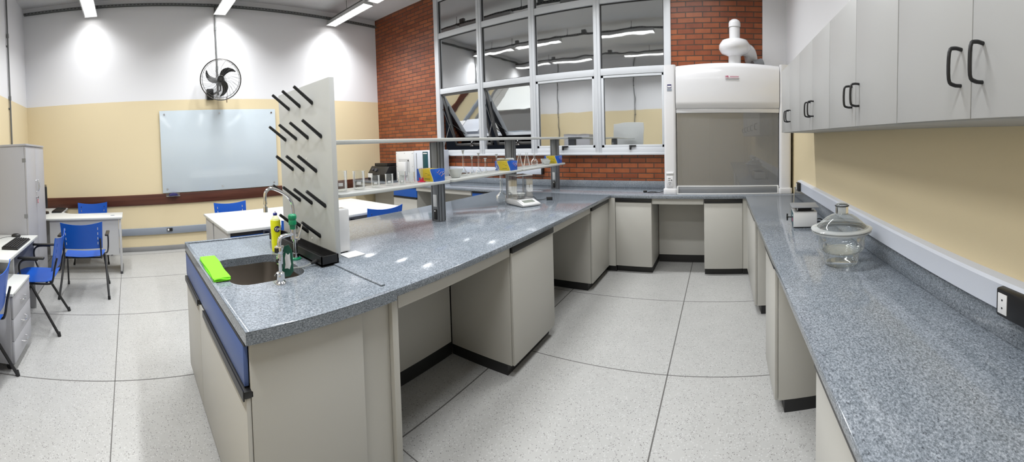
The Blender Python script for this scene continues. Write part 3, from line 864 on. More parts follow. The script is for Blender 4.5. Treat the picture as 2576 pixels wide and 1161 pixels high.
# header with bowed top and rounded front
hdm = MB(); n = 16; rows_ = []
for i in range(n+1):
    q = i/n; x = ix0-.004+(ix1-ix0+.008)*q
    top = 2.362+.030*math.sin(PI*q)
    bow = .010*math.sin(PI*q)
    sec = [(HY+.035-bow, 1.868), (HY+.010-bow, 1.885), (HY+.005-bow, 1.95), (HY+.006-bow, 2.15), (HY+.010-bow, top-.07), (HY+.03-bow, top-.022), (HY+.07, top-.004), (HY+.25, top), (YN-.03, top-.01)]
    rows_.append([hdm.bm.verts.new((x, y, z)) for y, z in sec])
for A_, B_ in zip(rows_, rows_[1:]):
    for j in range(len(A_)-1): hdm.bm.faces.new((A_[j], A_[j+1], B_[j+1], B_[j]))
o = part('header', hdm, M['hood'], t, sharp=60)
part('maker_mark', MB().prism([(.052+.024*math.cos(k*PI/8)*.7+.03, 2.218+.013*math.sin(k*PI/8)) for k in range(9)], HY-.0095, HY-.008, axis='y').box(.058, .064, HY-.0095, HY-.008, 2.219, 2.229), M['redlogo'], o)
part('maker_line', MB().box(.11, .21, HY-.009, HY-.0075, 2.2185, 2.224).box(.055, .21, HY-.009, HY-.0075, 2.205, 2.207), M['redlogo'], o)
part('maker_address', MB().box(.06, .21, HY-.009, HY-.0075, 2.189, 2.194), M['alu'], o)
part('lip', MB().box(ix0-.004, ix1+.004, HY+.02, HY+.06, 1.822, 1.868, .008), M['hood'], t)
part('side_wall', MB().box(HX0+.01, HX0+.03, HY+.12, YN-.03, .90, 2.33), M['hood'], t)
part('side_wall', MB().box(HX1-.03, HX1-.01, HY+.12, YN-.03, .90, 2.33), M['hood'], t)
lin = MB().box(HX0+.031, HX1-.031, YN-.06, YN-.04, .90, 2.33).box(ix0-.002, ix0+.004, HY+.15, YN-.06, .90, 1.9).box(ix1-.004, ix1+.002, HY+.15, YN-.06, .90, 1.9).box(ix0, ix1, HY+.15, YN-.06, 1.86, 1.875)
part('lining', lin, M['hoodin'], t)
bf = MB()
for u0, u1 in ((ix0+.10, ix0+.36), (ix0+.40, ix0+.80), (ix0+.84, ix1-.06)): bf.box(u0, u1, YN-.095, YN-.085, 1.00, 1.78, .01)
part('baffle', bf, M['hoodin'], t)
part('work_tray', MB().box(ix0, ix1, HY+.07, YN-.06, .9005, .93), M['hoodin'], t)
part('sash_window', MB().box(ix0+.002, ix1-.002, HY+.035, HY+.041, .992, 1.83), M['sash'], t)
part('sash_rail', MB().box(ix0, ix1, HY+.026, HY+.05, .982, .998, .003).box(ix0-.0, ix0+.018, HY+.0, HY+.05, .905, .99, .003).box(ix1-.018, ix1, HY+.0, HY+.05, .905, .99, .003), M['white'], t)
part('sill', MB().box(ix0+.018, ix1-.018, HY+.012, HY+.045, .915, .980, .004), M['alu'], t)
part('sill_rail', MB().box(ix0, ix1, HY-.004, HY+.04, .9005, .913, .003), M['white'], t)
# outlet on the left column, stickers
o = part('outlet_plate', MB().box(HX0+.035, HX0+.110, HY-.010, HY+.004, .985, 1.115, .006), M['hood'], t)
part('outlet_hood', MB().box(HX0+.030, HX0+.115, HY-.012, HY+.004, 1.13, 1.155, .005), M['hood'], o)
part('outlet_hole', MB().cyl((HX0+.092, HY-.011, 1.065), (HX0+.092, HY-.009, 1.065), .007, seg=10), M['rubber'], o)
for q in ((.052, .080, 1.083, 1.088), (.052, .076, 1.062, 1.066), (.056, .088, 1.032, 1.037), (.066, .076, 1.012, 1.016)): part('outlet_slot', MB().box(HX0+q[0], HX0+q[1], HY-.0115, HY-.0095, q[2], q[3]), M['rubber'], o)
o = part('maker_sticker', MB().box(HX0+.052, HX0+.100, HY-.0015, HY+.001, 2.105, 2.145), M['navy'], t)
part('sticker_text', MB().box(HX0+.056, HX0+.096, HY-.002, HY+.001, 2.112, 2.130), M['wpaper'], o)
part('safety_sticker', MB().box(HX0+.050, HX0+.104, HY-.0015, HY+.001, 2.070, 2.098), M['gtrunk'], t)
# extraction blower and stack on top
DX, DY = .175, 4.50
bl = MB().lathe((DX, DY, 0), [(.085, 2.36), (.074, 2.40), (.074, 2.50), (.10, 2.515), (.155, 2.535), (.185, 2.58), (.185, 2.625), (.155, 2.675), (.10, 2.695), (0, 2.70)], 32)
o = part('blower', bl, M['hood'], t, sharp=50)
vol = MB().tube(smooth_path([(DX+.10, DY+.03, 2.60), (DX+.17, DY+.09, 2.58), (DX+.20, DY+.14, 2.53), (DX+.21, DY+.18, 2.48)], 4), [.08]*12+[.075], 20)
part('blower_outlet', vol, M['hood'], o, sharp=50)
part('stack_pipe', MB().cyl((DX, DY, 2.69), (DX, DY, 2.85), .064, seg=28), M['hood'], t)
part('stack_cap', MB().lathe((DX, DY, 0), [(.071, 2.835), (.071, 2.88), (.064, 2.905), (.04, 2.925), (0, 2.93)], 28), M['hood'], t, sharp=50)
part('blower_motor', MB().cyl((DX+.22, DY+.02, 2.40), (DX+.33, DY+.06, 2.44), .055, seg=20).box(DX+.2, DX+.34, DY, DY+.1, 2.335, 2.385), M['alu'], t)
# plug and cord lying by the hood
cord = MB().tube(smooth_path([(-.648, 4.40, .925), (-.72, 4.36, .906), (-.80, 4.42, .906), (-.86, 4.36, .906), (-.80, 4.33, .906), (-.74, 4.38, .906)], 6), .004, 8)
cord.obox((-.89, 4.37, .912), (1, .3, 0), (-.3, 1, 0), (0,0,1), .022, .014, .011, .003)
single('power_cable', cord, M['cable'], 'short black cord with plug on the counter beside the fume hood', 'cord', (-.8, 4.38, .903))

# ------------------------------------------------------------------ shelf rack on the island
ZS = 1.25
t = thing('shelf_rack', 'grey-post double shelf rack standing along the island counter', 'shelf rack', (-2.1, 2.8, .90))
for py in (2.275, 3.42, 4.53):
    x0, x1, y0, y1 = -2.18, -2.08, py-.035, py+.035
    o = part('post', MB().box(x0, x1, y0, y1, .9005, 1.553, .004), M['alu'], t)
    gr = MB()
    for xx in (x0+.014, x1-.014): gr.box(xx-.003, xx+.003, y0-.001, y0, .905, 1.55)
    for yy in (y0+.018, y1-.014): gr.box(x1, x1+.001, yy-.003, yy+.003, .905, 1.55)
    part('post_groove', gr, M['alu_d'], o)
    part('outlet_plate', MB().box(x0+.028, x0+.068, y0-.006, y0, 1.02, 1.12, .004), M['wpaper'], o)
    part('switch_plate', MB().box(x0+.030, x0+.066, y0-.006, y0, .915, 1.00, .004), M['black'], o)
    part('switch_mark', MB().box(x0+.038, x0+.052, y0-.0075, y0-.005, .980, .992), M['wpaper'], o)
for y0, y1 in ((1.20, 2.235), (2.255, 3.345), (3.365, 4.46)):
    part('lower_shelf', MB().prism(rrect(-2.20, -1.94, y0, y1, .03, 4), ZS-.022, ZS, bev=.004), M['shelf'], t)
part('upper_shelf', MB().prism(rrect(-2.215, -1.95, 1.16, 4.60, .04, 4), 1.555, 1.58, bev=.004), M['shelf'], t)

def beaker(name, r, h, label, loc, group, graduated=True):
    t = thing(name, label, 'beaker', loc, group); x, y, z = loc
    part('wall', MB().lathe(loc, [(0, .002), (r*.85, .002), (r*.97, .006), (r, .015), (r, h-.004), (r*1.07, h)], 24), M['glass2'], t, sharp=60)
    if graduated:
        d = Vector((-x, -y, 0)).normalized(); s = Vector((-d.y, d.x, 0))
        c = Vector(loc)+d*(r+.0008)
        part('marking_patch', MB().obox(c+Vector((0,0,h*.35)), s, d, (0,0,1), r*.35, .0006, h*.08, .0005), M['wpaper'], t)
    return t
BX = -2.08; G1 = 'glass beakers on the island shelf'
beaker('beaker', .042, .135, 'tall glass beaker next to the drying board on the island shelf', (BX, 1.305, ZS), G1)
beaker('beaker', .040, .125, 'large glass beaker second from the drying board', (BX, 1.45, ZS), G1)
beaker('beaker', .031, .085, 'glass beaker third from the drying board', (BX, 1.59, ZS), G1)
beaker('beaker', .029, .085, 'glass beaker fourth from the drying board', (BX, 1.715, ZS), G1)
beaker('beaker', .026, .075, 'small glass beaker in front in the cluster before the red-footed cylinder', (BX+.03, 1.81, ZS), G1)
beaker('beaker', .030, .088, 'wide glass beaker at the back of the cluster on the shelf', (BX-.06, 1.89, ZS), G1, False)
beaker('beaker', .024, .082, 'small glass beaker beside the red-footed cylinder', (BX, 1.935, ZS), G1, False)
t = thing('measuring_cylinder', 'slim glass measuring cylinder on a red foot in front of the glove box', 'measuring cylinder', (-2.05, 2.01, ZS))
fo = MB().prism([(-2.05+.032*math.cos(k*PI/3), 2.01+.032*math.sin(k*PI/3)) for k in range(6)], ZS, ZS+.008, bev=.002).cyl((-2.05, 2.01, ZS+.008), (-2.05, 2.01, ZS+.022), .016, seg=14)
for k in range(3): fo.box(-2.05+.015*math.cos(2.1*k)-.003, -2.05+.015*math.cos(2.1*k)+.003, 2.01+.015*math.sin(2.1*k)-.003, 2.01+.015*math.sin(2.1*k)+.003, ZS+.02, ZS+.034)
part('foot', fo, M['red'], t)
part('cylinder', MB().lathe((-2.05, 2.01, ZS), [(0, .012), (.010, .012), (.011, .105), (.014, .108)], 18), M['glass2'], t)

def make_glove_box():
    t = thing('glove_box', 'x', 'box')
    part('carton', MB().box(-.10, .10, -.055, .055, 0, .095, .002), M['gbox'], t)
    sw = MB()
    for k, yy in enumerate((-.035, -.015, .010)):
        z = .075-.014*k
        sw.tube(smooth_path([(.1008, yy, z), (.1008, yy+.008, z-.010), (.1008, yy+.022, z+.004), (.1008, yy+.032+.004*k, z+.010)], 4), .0012, 5)
    part('printed_fingers', sw, M['orange'], t)
    ln = MB().box(-.01, .045, -.0555, -.0548, .016, .021).box(.02, .045, -.0555, -.0548, .048, .051).box(-.005, .02, -.0555, -.0548, .060, .062)
    part('printed_lines', ln, M['stain'], t)
    rg = MB().tube([(.1008, .038+.011*math.cos(k*PI/8), .060+.011*math.sin(k*PI/8)) for k in range(16)], .0008, 5, closed=True)
    part('printed_ring', rg, M['wpaper'], t)
    return t
gb = make_glove_box(); move(gb, (-2.055, 2.115, ZS), 0); gb['label'] = 'blue and yellow glove carton on the near shelf beside the red-footed cylinder'; gb['group'] = 'blue and yellow glove cartons'
dup(gb, (-2.065, 3.225, ZS), 0, 'blue and yellow glove carton with white rolls on top, middle of the shelf rack')
dup(gb, (-2.065, 4.34, ZS), 0, 'blue and yellow glove carton at the far end of the shelf rack')
for k, (xx, rr, lab) in enumerate(((-2.125, .014, 'white plastic tube lying on the middle glove carton, thinner one'), (-2.02, .0145, 'white plastic tube lying on the middle glove carton, nearer the aisle'))):
    z = ZS+.095+rr
    mb = MB().tube([(xx-.045, 3.225, z), (xx-.040, 3.225, z), (xx-.012, 3.225, z), (xx-.010, 3.225, z), (xx+.040, 3.225, z), (xx+.046, 3.225, z)], [rr*.6, rr*.85, rr*.85, rr, rr, rr*.7], 14)
    single('plastic_tube', mb, M['ceramic'], lab, 'tube', (xx, 3.225, z-rr), 'white tubes on the middle glove carton')
def bowl(label, loc, r, h, group, name='porcelain_bowl'):
    mb = MB().lathe(loc, [(0, .0), (r*.5, 0), (r*.62, .006), (r*.85, h*.5), (r, h), (r*.96, h), (r*.8, h*.5), (r*.55, .012), (0, .010)], 28)
    return single(name, mb, M['ceramic'], label, 'bowl', loc, group, 60)
bowl('white porcelain bowl just past the first shelf post', (-2.04, 2.40, ZS), .062, .072, 'white bowls on the shelf rack')
def flask(label, loc, h, rb, kind='volumetric', stop=True, group='volumetric flasks on the shelf rack'):
    t = thing({'volumetric': 'volumetric_flask', 'erlenmeyer': 'erlenmeyer_flask', 'round': 'round_flask'}[kind], label, 'flask', loc, group)
    if kind == 'volumetric': pr = [(0, .001), (rb*.75, .001), (rb, rb*.28), (rb*.98, rb*.5), (rb*.55, rb*1.25), (rb*.22, rb*1.8), (.0065, rb*2.1), (.0062, h-.012), (.008, h)]
    elif kind == 'erlenmeyer': pr = [(0, .001), (rb*.9, .001), (rb, .01), (rb*.92, .025), (rb*.42, h*.72), (rb*.34, h*.8), (rb*.34, h-.01), (rb*.42, h)]
    else: pr = [(0, .001), (rb*.6, .001), (rb*.95, rb*.5), (rb, rb), (rb*.9, rb*1.45), (rb*.5, rb*1.85), (rb*.24, rb*2.1), (rb*.23, h-.01), (rb*.32, h)]
    part('glass_body', MB().lathe(loc, pr, 24), M['glass2'], t, sharp=60)
    if stop and kind == 'volumetric':
        x, y, z = loc
        part('stopper', MB().lathe((x, y, z+h-.012), [(0, 0), (.0075, 0), (.008, .022), (.014, .024), (.014, .031), (0, .031)], 14), M['ceramic'], t)
    return t
flask('tallest volumetric flask, first past the white bowl', (BX, 2.555, ZS), .205, .040)
flask('volumetric flask second from the white bowl', (BX, 2.68, ZS), .150, .027)
flask('volumetric flask third from the white bowl, second tallest', (BX, 2.78, ZS), .172, .031)
flask('short volumetric flask fourth from the white bowl', (BX, 2.885, ZS), .120, .022)
flask('volumetric flask touching the middle glove carton', (BX, 3.075, ZS), .150, .026)
flask('conical flask half hidden by the middle shelf post', (BX, 3.52, ZS), .155, .042, 'erlenmeyer', group='conical flasks on the far shelf')
flask('conical flask standing clear on the far shelf', (BX, 3.68, ZS), .160, .042, 'erlenmeyer', group='conical flasks on the far shelf')
flask('round-bodied glass flask beside the far white bowls', (BX, 3.86, ZS), .155, .042, 'round', group=None)
bowl('white porcelain bowl in front on the far shelf', (-2.03, 4.08, ZS), .050, .055, 'white bowls on the shelf rack')
bowl('white porcelain bowl leaning by the far glove carton', (-2.11, 4.19, ZS), .052, .066, 'white bowls on the shelf rack')

# ------------------------------------------------------------------ drying board
BY = 1.085
t = thing('drying_board', 'tall light grey drying board with black pegs beside the island sink', 'drying board', (-2.12, BY, .90))
part('panel', MB().box(-2.485, -1.775, BY-.022, BY+.012, .925, 1.925, .004), M['rack'], t)
pegs = [(-2.306, 1.803), (-2.142, 1.803), (-1.975, 1.803),
        (-2.384, 1.60), (-2.214, 1.60), (-2.05, 1.60), (-1.883, 1.60),
        (-2.284, 1.40), (-2.124, 1.40), (-1.959, 1.40),
        (-2.362, 1.203), (-2.194, 1.203), (-2.033, 1.203), (-1.868, 1.203),
        (-2.266, 1.017), (-2.102, 1.017), (-1.945, 1.017)]
for px, pz in pegs:
    b0 = Vector((px, BY-.020, pz)); d = Vector((0, -.12, .097))
    part('peg', MB().tube([b0, b0+d*.3, b0+d*.97, b0+d], [.0115, .0105, .0095, .0085], 12), M['peg'], t)
for q in ((-2.08, 1.475), (-2.05, .985)): part('screw_cap', MB().cyl((q[0], BY-.024, q[1]), (q[0], BY-.021, q[1]), .006, seg=12), M['wpaper'], t)
dt = MB()
tx0, tx1, ty0, ty1, tz0, tz1 = -2.50, -1.745, .955, 1.062, .909, .958
dt.box(tx0, tx1, ty0, ty1, tz0, tz0+.006); dt.box(tx0, tx1, ty0, ty0+.006, tz0, tz1); dt.box(tx0, tx1, ty1-.006, ty1, tz0, tz1)
dt.box(tx0, tx0+.006, ty0, ty1, tz0, tz1); dt.box(tx1-.006, tx1, ty0, ty1, tz0, tz1)
o = part('drip_tray', dt, M['black'], t)
part('drain_spout', MB().tube([(-1.80, ty0+.002, .925), (-1.80, ty0-.035, .918)], [.011, .007], 10), M['black'], o)
for q in (-2.45, -1.81): part('foot_bracket', MB().box(q-.01, q+.01, BY-.02, BY+.012, .9005, .925), M['black'], t)
single('drain_hose', MB().tube(smooth_path([(-1.80, .918, .917), (-1.79, .87, .911), (-1.80, .80, .912), (-1.84, .77, .905), (-1.88, .74, .86)], 6), .005, 8), M['hose'],
       'clear drain hose curving from the black drip tray into the sink', 'hose', (-1.8, .9, .905))

# white dispenser behind the drying board
t = thing('towel_holder', 'white box holder with wire loop standing behind the drying board', 'holder', (-1.93, 1.20, .90))
part('box', MB().box(-1.99, -1.905, 1.15, 1.25, .905, 1.165, .012), M['white'], t)
part('wire_loop', MB().tube(smooth_path([(-1.95, 1.16, 1.165), (-1.95, 1.155, 1.20), (-1.955, 1.145, 1.215), (-1.965, 1.13, 1.205)], 4), .003, 8), M['chrome'], t)
part('paper_sheet', MB().box(-1.90, -1.80, 1.16, 1.28, .9005, .904), M['wpaper'], t)

# ------------------------------------------------------------------ taps
t = thing('gooseneck_tap', 'chrome gooseneck laboratory tap with side lever behind the sink', 'tap', (-1.98, .915, .90))
tx, ty = -1.98, .915
part('flange', MB().lathe((tx, ty, .9005), [(0, 0), (.032, 0), (.032, .006), (.022, .010), (0, .010)], 24), M['green'], t)
part('column', MB().tube([(tx, ty, .91), (tx, ty, .935), (tx, ty, .936), (tx, ty, 1.02)], [.017, .017, .012, .012], 16).tube([(tx, ty, 1.005), (tx, ty, 1.05)], .018, 16), M['chrome'], t)
part('lever', MB().tube([(tx+.015, ty, 1.025), (tx+.05, ty, 1.03)], .010, 12).tube([(tx+.045, ty, 1.03), (tx+.06, ty+.02, 1.11)], [.006, .004], 10), M['chrome'], t)
part('neck', MB().tube(smooth_path([(tx, ty, 1.02), (tx, ty, 1.13), (tx, ty-.01, 1.225), (tx, ty-.045, 1.275), (tx, ty-.115, 1.315), (tx, ty-.150, 1.318), (tx, ty-.172, 1.295), (tx, ty-.175, 1.255)], 6), .0095, 14), M['chrome'], t)
part('nozzle', MB().tube([(tx, ty-.175, 1.255), (tx, ty-.175, 1.235), (tx, ty-.175, 1.233), (tx, ty-.175, 1.222), (tx, ty-.175, 1.221), (tx, ty-.175, 1.19)], [.0095, .0115, .007, .007, .0125, .0125], 14), M['chrome'], t)
ex, ey = -1.655, .68
t = thing('eyewash_tap', 'chrome eyewash fitting with green capped head in front of the sink', 'eyewash', (ex, ey, .90))
part('base', MB().lathe((ex, ey, .9005), [(0, 0), (.027, 0), (.026, .006), (.015, .016), (.015, .02), (.021, .021), (.021, .05), (.014, .055), (0, .055)], 22), M['chrome'], t)
part('stem', MB().tube([(ex, ey, .95), (ex, ey, 1.00)], .009, 14).tube([(ex, ey, .995), (ex, ey, 1.03)], .016, 14).tube([(ex, ey, 1.03), (ex, ey, 1.045)], .012, 14), M['chrome'], t)
part('valve', MB().obox((ex, ey, 1.062), (1, -1, 0), (1, 1, 0), (0,0,1), .019, .019, .018, .005), M['chrome'], t)
part('side_screw', MB().cyl((ex, ey, 1.01), (ex+.022, ey-.01, 1.01), .007, seg=10), M['chrome'], t)
part('side_screw', MB().cyl((ex+.002, ey-.004, .935), (ex+.026, ey-.014, .935), .006, seg=10), M['chrome'], t)
part('push_cap', MB().obox((ex+.013, ey-.021, 1.062), (1, .6, 0), (.6, -1, 0), (0,0,1), .009, .003, .012, .002), M['black'], t)
part('push_cap', MB().obox((ex+.013, ey-.018, 1.012), (1, .6, 0), (.6, -1, 0), (0,0,1), .007, .004, .009, .002), M['black'], t)
hx, hy = -1.70, .775
part('arm', MB().tube(smooth_path([(ex, ey, 1.078), (ex, ey+.002, 1.105), (ex-.01, ey+.02, 1.118), (hx+.01, hy-.02, 1.118), (hx, hy, 1.118)], 5), .010, 14).tube([(hx, hy, 1.09), (hx, hy, 1.145)], .012, 14), M['chrome'], t)
part('green_head', MB().lathe((hx, hy, 1.140), [(0, 0), (.014, 0), (.015, .02), (.020, .024), (.020, .042), (.018, .046), (.021, .052), (.022, .066), (.016, .074), (0, .075)], 22), M['green'], t, sharp=50)
# hanging safety tag
tg = MB(); cdir = Vector((.85, -.52, 0)).normalized(); sd = Vector((0,0,1)).cross(cdir)
tc_ = Vector((-1.69, .735, .985))
poly = [(-.018, .075), (.008, .085), (.026, .055), (.028, -.045), (.010, -.070), (-.030, -.075), (-.026, -.02)]
vs = [tc_+sd*p[0]+Vector((0,0,p[1]))+cdir*.002 for p in poly]+[tc_+sd*p[0]+Vector((0,0,p[1]))-cdir*.002 for p in poly]
tg._new(vs, [tuple(range(7)), tuple(range(13, 6, -1))]+[(i, (i+1) % 7, 7+(i+1) % 7, 7+i) for i in range(7)])
o = part('hang_tag', tg, M['dgreen'], t)
pc = MB(); pl = [(-.012, .02), (-.006, .045), (.004, .035), (.014, .045), (.014, .015), (.018, -.01), (.010, -.035), (.000, -.030), (-.014, -.032), (-.010, -.012)]
vs = [tc_+sd*p[0]+Vector((0,0,p[1]))+cdir*.0035 for p in pl]+[tc_+sd*p[0]+Vector((0,0,p[1]))+cdir*.002 for p in pl]
pc._new(vs, [tuple(range(10)), tuple(range(19, 9, -1))]+[(i, (i+1) % 10, 10+(i+1) % 10, 10+i) for i in range(10)])
part('tag_pictogram', pc, M['wpaper'], o)

# soap bottle
sx_, sy_ = -2.20, .885
t = thing('soap_bottle', 'tall clear bottle of yellow dish soap with blue cap behind the sink', 'bottle', (sx_, sy_, .90))
part('bottle_body', MB().lathe((sx_, sy_, .9005), [(.0318, .1965), (.024, .207), (.0245, .2075), (.011, .226), (.010, .230)], 26), M['glass'], t, sharp=60)
part('liquid', MB().lathe((sx_, sy_, .9005), [(0, 0), (.026, 0), (.029, .006), (.029, .03), (.0305, .06), (.029, .09), (.031, .12), (.0325, .15), (.032, .185), (.0315, .196), (0, .196)], 26), M['soap'], t, sharp=60)
part('cap', MB().lathe((sx_, sy_, .9005), [(.013, .226), (.0135, .228), (.0135, .238), (.010, .242), (0, .242)], 18), M['yellowcap'], t)
part('spout', MB().cyl((sx_, sy_, 1.142), (sx_, sy_, 1.152), .006, .0045, seg=12), M['wpaper'], t)
dcam = Vector((-sx_, -sy_, 0)).normalized(); dlab = (Matrix.Rotation(math.radians(18), 3, 'Z') @ dcam)
sl = Vector((-dlab.y, dlab.x, 0))
lb = MB(); nn = 16; cz = .9005+.145; rl = .0335
def wrap(u_, z_, r_=rl): # u metres along the curved label
    an = u_/rl; d = dlab*math.cos(an)+sl*math.sin(an)
    return Vector((sx_, sy_, z_))+d*r_
ctr = lb.bm.verts.new(wrap(0, cz)); ringv = [lb.bm.verts.new(wrap(.021*math.cos(2*PI*k/24), cz+.019*math.sin(2*PI*k/24))) for k in range(24)]
for k in range(24): lb.bm.faces.new((ctr, ringv[k], ringv[(k+1) % 24]))
o = part('round_label', lb, M['navy'], t)
fc = bpy.data.curves.new('label_lettering', 'FONT'); fc.body = 'Yp\u00ea'; fc.size = .026; fc.align_x = 'CENTER'; fc.align_y = 'CENTER'; fc.extrude = .0003; fc.offset = .0004; fc.shear = .15
fc.materials.append(M['wpaper'])
fo = bpy.data.objects.new('label_lettering', fc); COL.objects.link(fo); fo.parent = o
base_ = dlab
rotm = Matrix((( sl.x, 0, dlab.x), (sl.y, 0, dlab.y), (0, 1, 0)))
fo_m = Matrix.Translation(Vector((0, 0, cz-.90))+dlab*(rl+.0012)-sl*0) @ rotm.to_4x4()

fme = bpy.data.meshes.new_from_object(fo)
bpy.data.objects.remove(fo)
fo = bpy.data.objects.new('label_lettering', fme); COL.objects.link(fo); fo.parent = o
fme.transform(fo_m)

# green cloth
t = thing('cleaning_cloth', 'folded lime green cloth on the counter beside the sink', 'cloth', (-1.99, .44, .90))
cl = MB()
def cloth_layer(mb, z, x0, x1, y0, y1, th=.0045, wob=0):
    n = 14; up_ = []; dn = []
    for i in range(n+1):
        q = i/n; x = x0+(x1-x0)*q
        sk = .030*(1-q)
        w = .0025*math.sin(q*9+wob)
        up_.append([mb.bm.verts.new((x, y0+sk*.3+w, z+th+.001*math.sin(q*14+wob))), mb.bm.verts.new((x, (y0+y1)/2+sk*.5, z+th+.0015)), mb.bm.verts.new((x, y1+sk*.6-w, z+th))])
        dn.append([mb.bm.verts.new((x, y0+sk*.3+w, z)), mb.bm.verts.new((x, (y0+y1)/2+sk*.5, z)), mb.bm.verts.new((x, y1+sk*.6-w, z))])
    for i in range(n):
        for j in range(2):
            mb.bm.faces.new((up_[i][j], up_[i+1][j], up_[i+1][j+1], up_[i][j+1])); mb.bm.faces.new((dn[i][j], dn[i][j+1], dn[i+1][j+1], dn[i+1][j]))
        for j in (0, 2): mb.bm.faces.new((up_[i][j], up_[i+1][j], dn[i+1][j], dn[i][j]))
    for e in (0, n): mb.bm.faces.new((up_[e][0], up_[e][1], up_[e][2], dn[e][2], dn[e][1], dn[e][0]))
cloth_layer(cl, .9045, -2.205, -1.795, .385, .472, wob=0); cloth_layer(cl, .9105, -2.20, -1.80, .388, .470, wob=1); cloth_layer(cl, .9165, -2.205, -1.797, .386, .471, wob=2)
cl.tube([(-1.797, .388+k*.0105, .9135+.004*math.sin(k*.7)) for k in range(9)], .0055, 8)
part('folded_layers', cl, M['cloth'], t, sharp=60)

# ------------------------------------------------------------------ analytical balance with power adapter
t = thing('analytical_balance', 'grey laboratory balance with clear draft shield on the island counter', 'balance', (-1.90, 3.27, .90))
ctr = Vector((-1.90, 3.27, 0)); bang = math.radians(62)
def bal(mb): return mb.rot(bang, (ctr.x, ctr.y, 0))
cX, cY = ctr.x, ctr.y
prof = [(-.17, .914), (-.17, .945), (-.16, .955), (.03, .958), (.155, .925), (.160, .914)]
b_ = MB().prism([(cY+0+p, z) for p, z in [(-q[0], q[1]) for q in prof]], cX-.105, cX+.105, axis='x', bev=.004)
part('housing', bal(b_), M['hoodin'], t)
part('lower_shell', bal(MB().box(cX-.10, cX+.10, cY-.155, cY+.165, .905, .916, .003)), M['wpaper'], t)
part('display_bezel', bal(MB().obox((cX, cY-.095, .9425), (1,0,0), (0, -.125, -.033), (0, -.033, .125), .085, .050, .002, .001)), M['wpaper'], t)
part('display', bal(MB().obox((cX, cY-.095, .9450), (1,0,0), (0, -.125, -.033), (0, -.033, .125), .065, .030, .001)), M['dispgreen'], t)
for sx2 in (-.08, .08):
    for sy2 in (-.13, .14): part('foot', bal(MB().cyl((cX+sx2, cY+sy2, .9005), (cX+sx2, cY+sy2, .906), .012, seg=12)), M['black'], t)
part('weighing_pan', bal(MB().lathe((cX, cY+.05, .958), [(0, 0), (.014, 0), (.014, .010), (.045, .012), (.045, .015), (0, .015)], 24)), M['chrome'], t)
ds = MB(); z0, z1 = .958, 1.20; x0, x1, y0, y1 = cX-.095, cX+.095, cY-.035, cY+.150
for b in ((x0, x0+.003, y0, y1), (x1-.003, x1, y0, y1), (x0, x1, y0, y0+.003), (x0, x1, y1-.003, y1)): ds.box(b[0], b[1], b[2], b[3], z0, z1)
part('draft_shield', bal(ds), M['glass'], t)
dfm = MB()
for xx in (x0, x1): dfm.box(xx-.004, xx+.004, y1-.004, y1+.004, z0, z1)
dfm.box(x0-.002, x1+.002, y0-.002, y0+.012, z1-.008, z1).box(x0-.002, x1+.002, y1-.012, y1+.002, z1-.008, z1).box(x0-.002, x0+.01, y0, y1, z1-.008, z1).box(x1-.01, x1+.002, y0, y1, z1-.008, z1)
part('shield_frame', bal(dfm), M['hoodin'], t)
part('shield_handle', bal(MB().box(x1, x1+.008, y0+.06, y0+.07, 1.06, 1.10, .002)), M['black'], t)
pb = bal(MB().lathe((cX, cY+.05, .9735), [(0, 0), (.030, 0), (.045, .030), (.050, .036), (.045, .034), (.029, .004), (0, .004)], 22))
single('weighing_dish', pb, M['ceramic'], 'small white weighing dish on the pan of the balance', 'dish', (-1.9, 3.27, .9735), None, 60)
t = thing('power_adapter', 'black power adapter with thin cable beside the balance', 'adapter', (-1.80, 3.63, .90))
part('adapter_box', MB().obox((-1.775, 3.615, .917), (1, .6, 0), (-.6, 1, 0), (0,0,1), .032, .018, .016, .004), M['black'], t)
part('cable', MB().tube(smooth_path([(-1.805, 3.60, .915), (-1.85, 3.575, .906), (-1.90, 3.56, .907), (-1.93, 3.56, .935), (-1.955, 3.535, .935), (-1.965, 3.50, .92)], 6), .003, 8), M['cable'], t)
flask('large empty glass flask standing behind the balance', (-2.15, 3.255, ZT), .33, .058, 'round', group=None)

# ------------------------------------------------------------------ instruments on the window counter
t = thing('analyser', 'tall white analyser cabinet with recessed window and side door on the window counter', 'instrument', (-4.85, 4.55, .90))
part('casing', MB().box(-5.10, -4.64, 4.38, 4.75, .905, 1.43, .006), M['white'], t)
part('sampling_box', MB().box(-5.00, -4.80, 4.33, 4.379, 1.02, 1.25, .004), M['white'], t)
part('recess', MB().box(-5.02, -4.76, 4.374, 4.3795, 1.26, 1.30).box(-4.79, -4.75, 4.374, 4.3795, 1.06, 1.28), M['hoodin'], t)
for sxx in (-5.08, -4.87, -4.67):
    for szz in (.95, 1.17, 1.40): part('screw', MB().cyl((sxx, 4.377, szz), (sxx, 4.3795, szz), .006, seg=8), M['alu'], t)
t = thing('spectrometer', 'white instrument with a dark teal front strip beside the analyser', 'instrument', (-4.40, 4.5, .90))
part('casing', MB().box(-4.615, -4.16, 4.36, 4.74, .905, 1.44, .012), M['trunk'], t)
part('door_gap', MB().box(-4.555, -4.545, 4.356, 4.3605, .96, 1.40), M['alu'], t)
part('front_strip', MB().box(-4.40, -4.28, 4.354, 4.3605, 1.0, 1.42, .003), M['teal'], t)
part('strip_mark', MB().box(-4.385, -4.295, 4.352, 4.3545, 1.385, 1.40), M['wpaper'], t)
t = thing('photometer', 'black angular bench instrument with white label in the brick corner', 'instrument', (-5.5, 4.5, .90))
part('casing', MB().prism([(4.28, .905), (4.28, 1.02), (4.38, 1.16), (4.66, 1.16), (4.66, .905)], -5.83, -5.30, axis='x', bev=.006), M['black'], t)
part('top_lid', MB().box(-5.76, -5.38, 4.40, 4.64, 1.162, 1.215, .006), M['black'], t)
